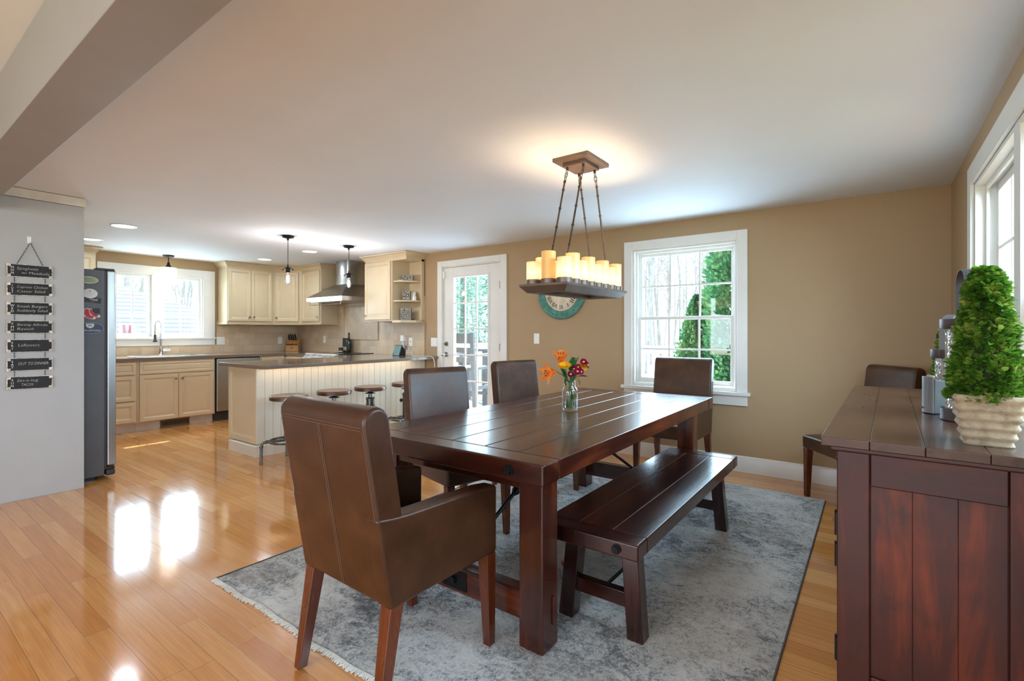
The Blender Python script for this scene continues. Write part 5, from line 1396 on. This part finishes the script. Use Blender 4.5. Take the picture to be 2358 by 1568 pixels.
ring_m = mat('lantern_brown_metal', (84, 72, 70), 0.42, 0.45, var=0.06); strap_m = mat('lantern_strap_grey', (128, 128, 134), 0.35, 0.6, var=0.03); strap_d = mat('lantern_strap_dark', (44, 36, 38), 0.6, 0.0, var=0.05)
crk = m_crackle()
def lantern(label, loc, rz, zt_, za, strap):
    t = thing('candle_lantern', label, 'lantern', loc, rz, 'crackled glass lanterns')
    MB().lathe([(0.072, 0), (0.076, 0.003), (0.076, 0.044), (0.072, 0.047), (0.0, 0.047)], 36, cap1=False).build('base', ring_m, t)
    MB().lathe([(0.062, 0.047), (0.062, zt_ - 0.034), (0.059, zt_ - 0.034), (0.059, 0.05)], 36, cap0=False, cap1=False).build('glass_cylinder', crk, t)
    MB().lathe([(0.060, zt_ - 0.036), (0.077, zt_ - 0.036), (0.078, zt_ - 0.034), (0.078, zt_), (0.074, zt_ + 0.001), (0.060, zt_)], 36, cap0=False, cap1=False).build('top_ring', ring_m, t)
    hw, r_ = 0.020, 0.066; k = MB(); path = [(-r_ - 0.008, zt_ - 0.03), (-r_ - 0.008, za - r_ * 0.85)] + [(r_ * 1.12 * -math.cos(PI * i / 14), za - r_ * 0.85 + r_ * 0.85 * math.sin(PI * i / 14)) for i in range(1, 14)] + [(r_ + 0.008, za - r_ * 0.85), (r_ + 0.008, zt_ - 0.03)]
    rings = []
    for i, (px_, pz) in enumerate(path):
        a = path[max(0, i - 1)]; b_ = path[min(len(path) - 1, i + 1)]; d = Vector((b_[0] - a[0], b_[1] - a[1])).normalized(); n_ = (-d.y, d.x)
        rings.append([(px_ + n_[0] * 0.0015, -hw, pz + n_[1] * 0.0015), (px_ + n_[0] * 0.0015, hw, pz + n_[1] * 0.0015), (px_ - n_[0] * 0.0015, hw, pz - n_[1] * 0.0015), (px_ - n_[0] * 0.0015, -hw, pz - n_[1] * 0.0015)])
    k.loft(rings).build('strap_handle', strap, t)
    MB().lathe([(0.034, 0.048), (0.034, (zt_ - 0.05) * 0.55), (0.030, (zt_ - 0.05) * 0.55 + 0.002), (0.0, (zt_ - 0.05) * 0.55)], 20, cap1=False).build('candle', mat('ivory_wax', (236, 226, 204), 0.5), t)
    return t
lantern('tall crackled glass lantern standing behind the large boxwood', (0.278, 2.475, SH), 1.63, 0.378, 0.562, strap_d)
lantern('short crackled glass lantern behind the small grey speaker', (0.272, 2.78, SH), 1.08, 0.256, 0.402, strap_m)

t = thing('speaker', 'small silver and grey speaker at the foot of the lanterns', 'speaker', (0.198, 2.625, SH), -0.95); t.scale = (0.78, 0.78, 1.0)
MB().hexa([(-0.036, -0.035, 0), (0.036, -0.035, 0), (0.030, 0.045, 0), (-0.030, 0.045, 0)], [(-0.036, -0.03, 0.142), (0.036, -0.03, 0.142), (0.030, 0.04, 0.132), (-0.030, 0.04, 0.132)]).build('cabinet', mat('speaker_grey', (62, 64, 68), 0.35), t, bevel=0.006)
MB().prism([(-0.038, -0.034), (-0.030, -0.041), (0.0, -0.046), (0.030, -0.041), (0.038, -0.034)], 0.003, 0.150, 'Z').build('front_grille', mat('speaker_silver', (122, 122, 125), 0.45, 0.3), t, bevel=0.002)
MB().cyl((-0.026, -0.042, 0.022), (-0.026, -0.0445, 0.022), 0.004, n=12).build('badge', nickel, t)

# ------------------------------------------------------------------ flowers in a glass jar
VX, VY, VZ = -1.454, 2.558, TZ + 0.001
jar = thing('glass_jar', 'clear glass jar of water holding the bouquet on the table', 'jar', (VX, VY, VZ))
clear = m_clear('clear_jar_glass', (0.97, 1.0, 0.99), 1.30)
MB().lathe([(0.0, 0.0), (0.034, 0.0), (0.042, 0.004), (0.046, 0.014), (0.0465, 0.120), (0.043, 0.134), (0.034, 0.146), (0.0325, 0.150), (0.0345, 0.153), (0.0325, 0.157), (0.0345, 0.161), (0.0325, 0.165), (0.0335, 0.178), (0.0315, 0.180), (0.0300, 0.178), (0.0300, 0.150), (0.040, 0.132), (0.0435, 0.118), (0.043, 0.016), (0.036, 0.007), (0.0, 0.006)], 36, cap0=False, cap1=False).build('jar_wall', glass_pane('vase_glass', (0.96, 0.97, 0.96)), jar)
MB().lathe([(0.0, 0.007), (0.036, 0.008), (0.0428, 0.017), (0.0432, 0.075), (0.0, 0.075)], 32, cap0=False, cap1=False).build('water', glass_pane('vase_water', (0.96, 0.985, 0.975)), jar)
stem_m = m_leaf('stem_green', (40, 76, 30), (66, 104, 44), (96, 130, 62), 0.5, 0.05)
leaf_m = m_leaf('flower_leaf_green', (22, 64, 24), (44, 92, 36), (74, 122, 50), 0.4, 0.2)
RT, FW = Vector((math.cos(YAW), math.sin(YAW), 0)), Vector((-math.sin(YAW), math.cos(YAW), 0))   # across and away, seen from the room's entrance
def at(lat, dep, z): return RT * lat + FW * dep + Vector((0, 0, z))
def stem(parent, head, foot, r=0.0028):
    h, f_ = Vector(head), Vector(foot)
    neck = Vector((f_.x * -0.25 + h.x * 0.10, f_.y * -0.25 + h.y * 0.10, 0.17)) if h.z > 0.16 else h
    rr = math.hypot(neck.x, neck.y)
    if rr > 0.022: neck.x *= 0.022 / rr; neck.y *= 0.022 / rr
    pts = [f_, f_.lerp(neck, 0.5), neck, neck.lerp(h, 0.5) + Vector((0, 0, 0.012)), h]
    MB().tube([tuple(p) for p in pts], [r, r, r, r, r * 0.8], 7).build('stem', stem_m, parent)
fi = [0]
def foot():
    fi[0] += 1; a = fi[0] * 2.4; r_ = 0.012 + 0.022 * ((fi[0] * 0.618) % 1)
    return (r_ * math.cos(a), r_ * math.sin(a), 0.014 + 0.02 * ((fi[0] * 0.37) % 1))
def petal(mb, c, axis, ang, L_, w, open_, curl, n=7):
    """strap petal leaving c, tilted open_ from the flower axis and curling outward"""
    ax = Vector(axis).normalized(); u = ax.orthogonal().normalized(); v = ax.cross(u); rad = u * math.cos(ang) + v * math.sin(ang); s = ax.cross(rad)
    k = len(mb.v); p = Vector(c)
    for i in range(n + 1):
        f = i / n; th = open_ + curl * f * f; d = ax * math.cos(th) + rad * math.sin(th)
        if i: p = p + d * (L_ / n)
        ww = w * max(0.05, math.sin(PI * min(1, 0.12 + f * 0.86)) ** 0.8); nrm = d.cross(s)
        mb.v += [tuple(p - s * ww - nrm * ww * 0.25), tuple(p), tuple(p + s * ww - nrm * ww * 0.25)]
    for i in range(n):
        for j in (0, 1):
            a = k + i * 3 + j; mb.f.append((a, a + 1, a + 4, a + 3))
lily_m = m_leaf('orange_lily_petal', (238, 112, 36), (249, 144, 56), (253, 172, 96), 0.5, 0.3, 30, 0.2)
yel_m = m_leaf('yellow_petal', (230, 156, 10), (246, 186, 24), (252, 206, 60), 0.6, 0.25, 40, 0.2)
mag_m = m_leaf('magenta_petal', (84, 1, 36), (124, 3, 56), (150, 12, 76), 0.7, 0.2, 40, 0.05)
disc_m = mat('daisy_disc_yellow', (214, 184, 60), 0.7, var=0.2, scale=120); anther_m = mat('dark_anther', (70, 26, 14), 0.8)
def lily(label, head, axis, L_=0.075, seed=0):
    t = thing('lily', label, 'flower', (VX, VY, VZ), 0, 'orange lilies in the jar')
    h = at(*head); ax = at(*axis).normalized(); mb = MB(); rn = random.Random(seed)
    for i in range(6): petal(mb, h, ax, i * PI / 3 + seed, L_ * rn.uniform(0.92, 1.08), 0.021 if i % 2 else 0.017, 0.30, rn.uniform(0.8, 1.35))
    mb.build('petals', lily_m, t, angle=80)
    k = MB(); q = MB(); u = ax.orthogonal().normalized(); v = ax.cross(u)
    for i in range(6):
        a = i * PI / 3 + 0.4; e = h + ax * L_ * 0.62 + (u * math.cos(a) + v * math.sin(a)) * 0.016
        k.tube([tuple(h), tuple(h.lerp(e, 0.5)), tuple(e)], 0.0008, 5); q.ball(tuple(e), 0.0026, 8, 5, (1, 1, 2))
    k.build('filaments', lily_m, t); q.build('anthers', anther_m, t)
    stem(t, h - ax * 0.004, foot(), 0.0032)
    return t
def daisy(label, head, axis, r_, m, group, petals=18, two=False, disc=0.30, closed=1.25):
    t = thing('daisy' if m is mag_m else 'gerbera', label, 'flower', (VX, VY, VZ), 0, group)
    h = at(*head); ax = at(*axis).normalized(); mb = MB()
    for lay in range(2 if two else 1):
        for i in range(petals): petal(mb, h + ax * 0.0015 * lay, ax, 2 * PI * (i + 0.5 * lay) / petals, r_ * (1 - 0.2 * lay), r_ * 0.155, closed - 0.2 * lay, 0.35, 5)
    mb.build('petals', m, t, angle=80)
    MB().ball(tuple(h + ax * 0.002), r_ * disc, 12, 7, (1, 1, 0.8)).build('disc', disc_m, t)
    stem(t, h, foot(), 0.0018)
    return t
lily('orange lily opening upward at the top of the bouquet', (-0.052, 0.0, 0.282), (-0.05, -0.30, 1.0), 0.105, 0.3)
lily('orange lily drooping to the left of the bouquet', (-0.082, -0.012, 0.235), (-0.95, -0.40, -0.10), 0.112, 1.1)
daisy('golden yellow gerbera in front of the top lily', (-0.036, -0.040, 0.268), (-0.10, -0.42, 0.9), 0.046, yel_m, 'yellow flowers in the jar', 20, True, 0.22, 1.2)
t = thing('carnation', 'ruffled yellow carnation at the right of the bouquet', 'flower', (VX, VY, VZ), 0, 'yellow flowers in the jar')
mb = MB(); h = at(0.075, 0.0, 0.262); rn = random.Random(4)
for lay in range(5):
    for i in range(11): petal(mb, h, at(0.5, -0.45, 0.75), 2 * PI * i / 11 + lay, 0.031 + 0.001 * lay, 0.0095, 0.15 + 0.27 * lay, rn.uniform(0.2, 0.7), 5)
mb.build('petals', yel_m, t, angle=80); stem(t, h, foot(), 0.002)
dz_ = [('magenta daisy at the very top right of the bouquet', (0.026, 0.02, 0.312), (0.2, 0.1, 1.0), 0.024), ('magenta daisy facing out high on the right of the bouquet', (0.080, -0.01, 0.292), (0.1, -0.85, 0.5), 0.025),
       ('magenta daisy turned to the right at the far right edge', (0.104, 0.0, 0.272), (0.85, -0.4, 0.1), 0.025), ('magenta daisy left of the yellow carnation, uppermost of the middle cluster', (0.045, -0.02, 0.262), (0.2, -0.85, 0.55), 0.023),
       ('magenta daisy leftmost of the middle cluster', (0.022, -0.03, 0.252), (-0.2, -0.95, 0.3), 0.021), ('magenta daisy centred in the middle cluster', (0.040, -0.038, 0.238), (0.1, -0.97, 0.25), 0.025),
       ('magenta daisy under the yellow carnation', (0.062, -0.03, 0.236), (0.5, -0.8, 0.1), 0.023), ('magenta daisy lowest in the bouquet above the jar rim', (0.001, -0.035, 0.222), (-0.15, -0.95, 0.2), 0.022),
       ('magenta daisy tucked right behind the high daisies', (0.092, 0.012, 0.286), (0.6, -0.5, 0.6), 0.022)]
for lab, hd, ax, r_ in dz_: daisy(lab, hd, ax, r_, mag_m, 'magenta daisies in the jar', 18)
lv = [('broad upright green leaf in the middle of the bouquet', (0.004, -0.01, 0.225), (0.12, -0.1, 1.0), 0.10, 0.024), ('narrow dark leaf standing behind the top daisy', (0.022, 0.01, 0.230), (0.22, 0.0, 1.0), 0.10, 0.016),
      ('dark leaf hanging below the yellow gerbera', (-0.036, -0.02, 0.245), (0.35, -0.25, -0.75), 0.085, 0.024), ('jagged leaf pointing right below the carnation', (0.045, 0.0, 0.205), (1.0, -0.1, 0.15), 0.060, 0.011),
      ('drooping leaf at the right of the jar rim', (0.046, 0.0, 0.198), (0.45, -0.1, -0.9), 0.045, 0.006), ('leaf under water at the right of the jar', (0.024, -0.012, 0.130), (0.06, -0.1, -1.0), 0.062, 0.012), ('small leaf beside the drooping lily stem', (-0.03, -0.01, 0.20), (0.1, -0.3, -0.9), 0.05, 0.012),
      ('wide dark leaf behind the middle daisies', (0.02, 0.012, 0.195), (0.35, 0.1, 1.0), 0.09, 0.024), ('dark leaf behind the stem of the top lily', (-0.02, 0.012, 0.19), (-0.3, 0.1, 1.0), 0.085, 0.022), ('short leaf in front of the bouquet centre', (0.008, -0.025, 0.20), (0.1, -0.3, 0.9), 0.055, 0.014)]
for lab, b_, d, L_, w in lv:
    t = thing('leaf_sprig', lab, 'leaf', (VX, VY, VZ), 0, 'leaves in the jar'); mb = MB(); p = at(*b_); dv = at(*d)
    leaf_into(mb, tuple(p), tuple(dv), L_, w, 0.25, 0.5); mb.build('leaf', leaf_m, t, angle=80)
    if b_[2] > 0.15: stem(t, p, foot(), 0.0016)
    else: MB().tube([tuple(p), tuple(p + Vector((0, 0, 0.02)))], 0.0015, 6).build('stem', stem_m, t)
for i in range(3):
    t = thing('flower_stem', ['bare green stem leaning left in the jar', 'thick pale stem up the middle of the jar', 'bare green stem leaning right in the jar'][i], 'stem', (VX, VY, VZ), 0, 'bare stems in the jar')
    MB().tube([foot(), tuple(at((-0.006, 0.002, 0.008)[i], -0.01, 0.16)), tuple(at((-0.028, 0.004, 0.03)[i], -0.012, 0.245))], (0.0028, 0.0036, 0.0026)[i], 7).build('stem', stem_m, t)

# ------------------------------------------------------------------ outside
grass = mat('pale_winter_lawn', (148, 146, 112), 0.95, var=0.2, scale=0.8)
struct(MB().box(-90, 60, -60, 90, -0.95, -0.9).build('ground', grass, smooth=False))
wood_grey = mat('weathered_deck_wood', (158, 156, 154), 0.75, var=0.08, scale=8)
dk = MB()
for i in range(19): dk.box(-7.6, -2.35, 4.86 + i * 0.15, 4.86 + i * 0.15 + 0.143, -0.10, -0.06)
struct(dk.build('deck', wood_grey, smooth=False))
# eave along the back wall: the sun reaches only the foot of the dining window and door
struct(MB().box(-8.6, 0.9, YA + WT, YA + WT + 0.68, 2.36, 2.46).build('eave', trim_white, smooth=False))
struct(MB().box(-8.6, 2.6, -4.0, 4.9, 2.53, 2.60).build('roof', trim_white, smooth=False))
rl = thing('deck_railing', 'white baluster railing along the far edge of the deck', 'railing', (-7.6, 7.62, -0.06))
MB().box(0, 5.25, -0.04, 0.04, 1.03, 1.07).box(0, 5.25, -0.025, 0.025, 0.95, 1.03).build('top_rail', trim_white, rl)
MB().box(0, 5.25, -0.02, 0.02, 0.08, 0.13).build('bottom_rail', trim_white, rl)
for i in range(42):
    MB().box(0.06 + i * 0.125, 0.095 + i * 0.125, -0.016, 0.016, 0.13, 0.95).build('baluster', trim_white, rl, smooth=False)
for x in (0.0, 1.75, 3.5, 5.15): MB().box(x, x + 0.1, -0.05, 0.05, 0.0, 1.15).build('post', trim_white, rl, smooth=False)
out_grey = mat('grey_outdoor_plastic', (112, 118, 128), 0.6, var=0.05)
def patio_chair(label, loc, rz, first=None):
    if first is not None: return dup(first, loc, rz, label)
    t = thing('patio_bar_chair', label, 'chair', loc, rz, 'tall outdoor chairs on the deck')
    for s in (-1, 1):
        MB().hexa([(s * 0.25 - 0.025, 0.22, 0), (s * 0.25 + 0.025, 0.22, 0), (s * 0.25 + 0.025, 0.28, 0), (s * 0.25 - 0.025, 0.28, 0)], [(s * 0.23 - 0.025, 0.18, 0.95), (s * 0.23 + 0.025, 0.18, 0.95), (s * 0.23 + 0.025, 0.24, 0.95), (s * 0.23 - 0.025, 0.24, 0.95)]).build('leg', out_grey, t)
        MB().hexa([(s * 0.25 - 0.025, -0.32, 0), (s * 0.25 + 0.025, -0.32, 0), (s * 0.25 + 0.025, -0.25, 0), (s * 0.25 - 0.025, -0.25, 0)], [(s * 0.21 - 0.03, -0.34, 1.28), (s * 0.21 + 0.03, -0.34, 1.28), (s * 0.21 + 0.03, -0.29, 1.28), (s * 0.21 - 0.03, -0.29, 1.28)]).build('leg', out_grey, t)
        MB().box(s * 0.25 - 0.05, s * 0.25 + 0.05, -0.28, 0.28, 0.93, 0.96).build('armrest', out_grey, t)
    MB().box(-0.24, 0.24, -0.25, 0.24, 0.72, 0.76).build('seat', out_grey, t)
    sl = MB()
    for z, hh in ((0.84, 0.08), (0.98, 0.08), (1.12, 0.15)): sl.box(-0.20, 0.20, -0.32, -0.295, z, z + hh)
    sl.build('back_slats', out_grey, t)
    MB().box(-0.23, 0.23, 0.22, 0.25, 0.30, 0.35).box(-0.23, 0.23, -0.29, -0.26, 0.34, 0.39).box(-0.25, -0.22, -0.27, 0.24, 0.42, 0.47).box(0.22, 0.25, -0.27, 0.24, 0.42, 0.47).build('foot_rails', out_grey, t)
    return t
pc = patio_chair('grey tall outdoor chair nearest the glazed door', (-5.05, 5.75, -0.06), 0.25)
patio_chair('grey tall outdoor chair at the left of the deck table', (-6.75, 6.35, -0.06), -0.9, pc)
patio_chair('grey tall outdoor chair at the right of the deck table', (-4.75, 6.95, -0.06), 1.7, pc)
t = thing('patio_bar_table', 'grey tall outdoor table on the deck', 'table', (-5.75, 6.75, -0.06), 0.15)
MB().box(-0.55, 0.55, -0.55, 0.55, 0.97, 1.01).build('tabletop', out_grey, t)
for sx in (-1, 1):
    for sy in (-1, 1): MB().box(sx * 0.47 - 0.04, sx * 0.47 + 0.04, sy * 0.47 - 0.04, sy * 0.47 + 0.04, 0, 0.97).build('leg', out_grey, t)

arb_leaf = m_leaf('arborvitae_leaf', (46, 98, 70), (72, 128, 84), (128, 160, 96), 0.6, 0.25, 2.5)
bark = mat('grey_bark', (136, 124, 116), 0.9, var=0.2, scale=10)
def arborvitae(label, loc, hgt, r0, seed, n, group='evergreens beside the deck'):
    t = thing('arborvitae', label, 'tree', loc, 0, group); rn = random.Random(seed); mb = MB()
    for i in range(n):
        f = rn.random() ** 1.25; a = rn.uniform(0, 2 * PI)
        rr = r0 * (1 - f) ** 0.72 * (0.85 + 0.18 * math.sin(5 * a + 9 * f + seed) + 0.1 * math.sin(13 * a - 21 * f)) * rn.uniform(0.6, 1.0)
        p = Vector((rr * math.cos(a), rr * math.sin(a), 0.1 + hgt * f))
        d = Vector((math.cos(a), math.sin(a), rn.uniform(0.2, 1.3))).normalized(); s = d.cross(Vector((rn.uniform(-1, 1), rn.uniform(-1, 1), rn.uniform(-.4, 1)))).normalized(); L_ = rn.uniform(0.035, 0.085) * (r0 / 0.9)
        q = p + d * L_
        k = len(mb.v); mb.v += [tuple(p), tuple(p + d * L_ * 0.5 + s * L_ * 0.30), tuple(q + s * 0.05 * L_), tuple(p + d * L_ * 0.7), tuple(q - s * 0.16 * L_), tuple(p + d * L_ * 0.45 - s * L_ * 0.30)]
        mb.f += [(k, k + 1, k + 2, k + 3), (k, k + 3, k + 4, k + 5)]
    mb.build('foliage', arb_leaf, t, smooth=False)
    MB().tube([(0, 0, 0), (0, 0, hgt * 0.9)], [0.10, 0.02], 8).build('trunk', bark, t)
    return t
arborvitae('big bright evergreen filling the right of the dining window', (-1.30, 7.2, -0.9), 5.6, 1.05, 2, 52000)
arborvitae('low evergreen in front of the big one at the railing end', (-2.05, 7.25, -0.9), 2.55, 0.62, 8, 18000)
arborvitae('evergreen outside at the right end of the hedge', (0.35, 7.4, -0.9), 5.2, 1.0, 6, 16000)

bare_m = mat('bare_twig', (142, 137, 136), 0.9, var=0.1, scale=3)
def bare_tree_mesh(seed, hgt):
    rn = random.Random(seed); mb = MB()
    def br(p, d, L_, r_, lev):
        q = p + d * L_; m_ = p.lerp(q, 0.5) + Vector((rn.uniform(-.05, .05), rn.uniform(-.05, .05), 0)) * L_
        mb.tube([tuple(p), tuple(m_), tuple(q)], [r_, r_ * 0.8, r_ * 0.55], 5 if lev < 2 else 3)
        if lev < 3:
            for i in range((13, 6, 4)[lev]):
                f = rn.uniform(0.3, 1.0); s = p.lerp(q, f); a = rn.uniform(0, 2 * PI)
                nd_ = (d * 0.9 + Vector((math.cos(a), math.sin(a), rn.uniform(0.0, 0.5))) * 0.75).normalized()
                br(s, nd_, L_ * (rn.uniform(0.12, 0.22) if lev == 0 else rn.uniform(0.4, 0.6)), r_ * 0.36 * (1.25 - f * 0.5), lev + 1)
    br(Vector((0, 0, 0)), Vector((rn.uniform(-.03, .03), rn.uniform(-.03, .03), 1)).normalized(), hgt, 0.10, 0)
    return mb
protos = []
for sd in range(4):
    tr = thing('bare_tree', 'leafless grey tree in the woods beyond the house', 'tree', (0, 0, -0.9), 0, 'leafless trees in the woods')
    bare_tree_mesh(sd + 20, 11 + sd).build('trunk_and_branches', bare_m, tr, smooth=False); protos.append(tr)
spots = []
rn = random.Random(99)
def scatter(n, pick, gap):
    k = 0; tries = 0
    while k < n and tries < 4000:
        tries += 1; p = pick()
        if all((p[0] - q[0]) ** 2 + (p[1] - q[1]) ** 2 > gap * gap for q in spots): spots.append(p); k += 1
def pick_back():                          # seen through the dining window and the door
    a = rn.uniform(0.12, 0.92); r_ = rn.uniform(26, 75); return (-r_ * math.sin(a), r_ * math.cos(a))
scatter(130, pick_back, 2.6)
scatter(70, lambda: (-rn.uniform(36, 80), rn.uniform(4, 40)), 2.6)     # beyond the neighbour's roof
for i, (x, y) in enumerate(spots):
    if i < 4: o = protos[i]; o.location = (x, y, -0.9)
    else: o = dup(protos[i % 4], (x, y, -0.9), rn.uniform(0, 6.28), 'leafless grey tree in the woods beyond the house')
    s_ = rn.uniform(0.8, 1.25); o.scale = (s_, s_, s_)
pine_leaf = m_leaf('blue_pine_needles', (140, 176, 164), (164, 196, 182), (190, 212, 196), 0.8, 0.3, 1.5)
def pine(label, loc, hgt, r0, seed):
    t = thing('pine_tree', label, 'tree', loc, 0, 'pines seen through the glazed door'); rn_ = random.Random(seed); mb = MB()
    for i in range(5200):
        f = rn_.random(); a = rn_.uniform(0, 2 * PI); tier = 1 - 0.5 * ((f * 9) % 1)
        rr = r0 * (1 - f) * tier * rn_.uniform(0.3, 1.0) + 0.1; p = Vector((rr * math.cos(a), rr * math.sin(a), hgt * (0.12 + 0.88 * f)))
        d = Vector((math.cos(a), math.sin(a), rn_.uniform(-0.5, 0.3))).normalized(); s = d.cross(Vector((0, 0, 1))); L_ = rn_.uniform(0.16, 0.36); k = len(mb.v)
        mb.v += [tuple(p), tuple(p + d * L_ * 0.5 + s * L_ * 0.22), tuple(p + d * L_), tuple(p + d * L_ * 0.5 - s * L_ * 0.22)]; mb.f.append((k, k + 1, k + 2, k + 3))
    mb.build('foliage', pine_leaf, t, smooth=False); MB().tube([(0, 0, 0), (0, 0, hgt)], [0.18, 0.03], 7).build('trunk', bark, t)
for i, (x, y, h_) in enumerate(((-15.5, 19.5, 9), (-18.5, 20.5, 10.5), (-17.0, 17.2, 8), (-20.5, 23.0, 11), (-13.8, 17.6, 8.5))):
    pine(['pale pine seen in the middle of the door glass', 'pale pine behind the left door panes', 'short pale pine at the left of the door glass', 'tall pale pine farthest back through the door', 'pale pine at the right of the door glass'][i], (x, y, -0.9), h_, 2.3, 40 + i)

# neighbouring house beyond the sink window
hs = thing('neighbour_house', 'pale neighbouring house with a shingled hip roof outside the sink window', 'house', (-22, 5.0, -0.9))
MB().box(-3.6, 3.6, -7.5, 4.6, 0, 1.9).build('walls', mat('pale_siding', (130, 132, 138), 0.7), hs, smooth=False)
rs = NT('pale_shingles'); c = rs.coords(scale=(1, 1, 1)); wv = rs.n('ShaderNodeTexWave', bands_direction='Z'); rs.set(wv.inputs['Vector'], c); wv.inputs['Scale'].default_value = 2.2; wv.inputs['Distortion'].default_value = 0.4
rs.base(rs.ramp(wv.outputs['Fac'], [(0.1, (52, 54, 58)), (0.35, (70, 72, 77)), (0.9, (80, 82, 87))])); rs.rough(0.9)
MB().add([(4.1, -8, 1.85), (4.1, 5.2, 1.85), (-4.1, 5.2, 1.85), (-4.1, -8, 1.85), (0, -8, 3.95), (0, 0.6, 3.95)], [(0, 1, 5, 4), (1, 2, 5), (2, 3, 4, 5), (3, 0, 4), (3, 2, 1, 0)]).build('roof', rs.m, hs, smooth=False)
MB().box(4.05, 4.18, -8, 5.2, 1.74, 1.88).build('gutter', trim_white, hs)
t = thing('garden_flag', 'white and red flag hanging outside the left sink window', 'flag', (-11.2, 3.05, -0.9), 0.4)
MB().cyl((0, 0, 0), (0, 0, 2.3), 0.02, n=8).tube([(0, 0, 2.28), (0, 0.5, 2.28)], 0.012, 6).build('pole', trim_white, t)
fm = NT('flag_cloth'); w_ = fm.n('ShaderNodeTexWave', bands_direction='Y'); fm.set(w_.inputs['Vector'], fm.coords()); w_.inputs['Scale'].default_value = 2.4
fm.base(fm.ramp(w_.outputs['Fac'], [(0.5, (150, 148, 150)), (0.7, (150, 92, 102))])); fm.rough(0.8)
rings = []
for i in range(9):
    y = 0.03 + 0.033 * i; rings.append([(0.03 * math.sin(i * 1.1), y, 2.26), (0.05 * math.sin(i * 1.1 + 0.4), y - 0.05, 1.62)])
fb_ = MB(); fb_.loft(rings, False, False, False); fo = fb_.build('cloth', fm.m, t)
sm = fo.modifiers.new('thickness', 'SOLIDIFY'); sm.thickness = 0.004
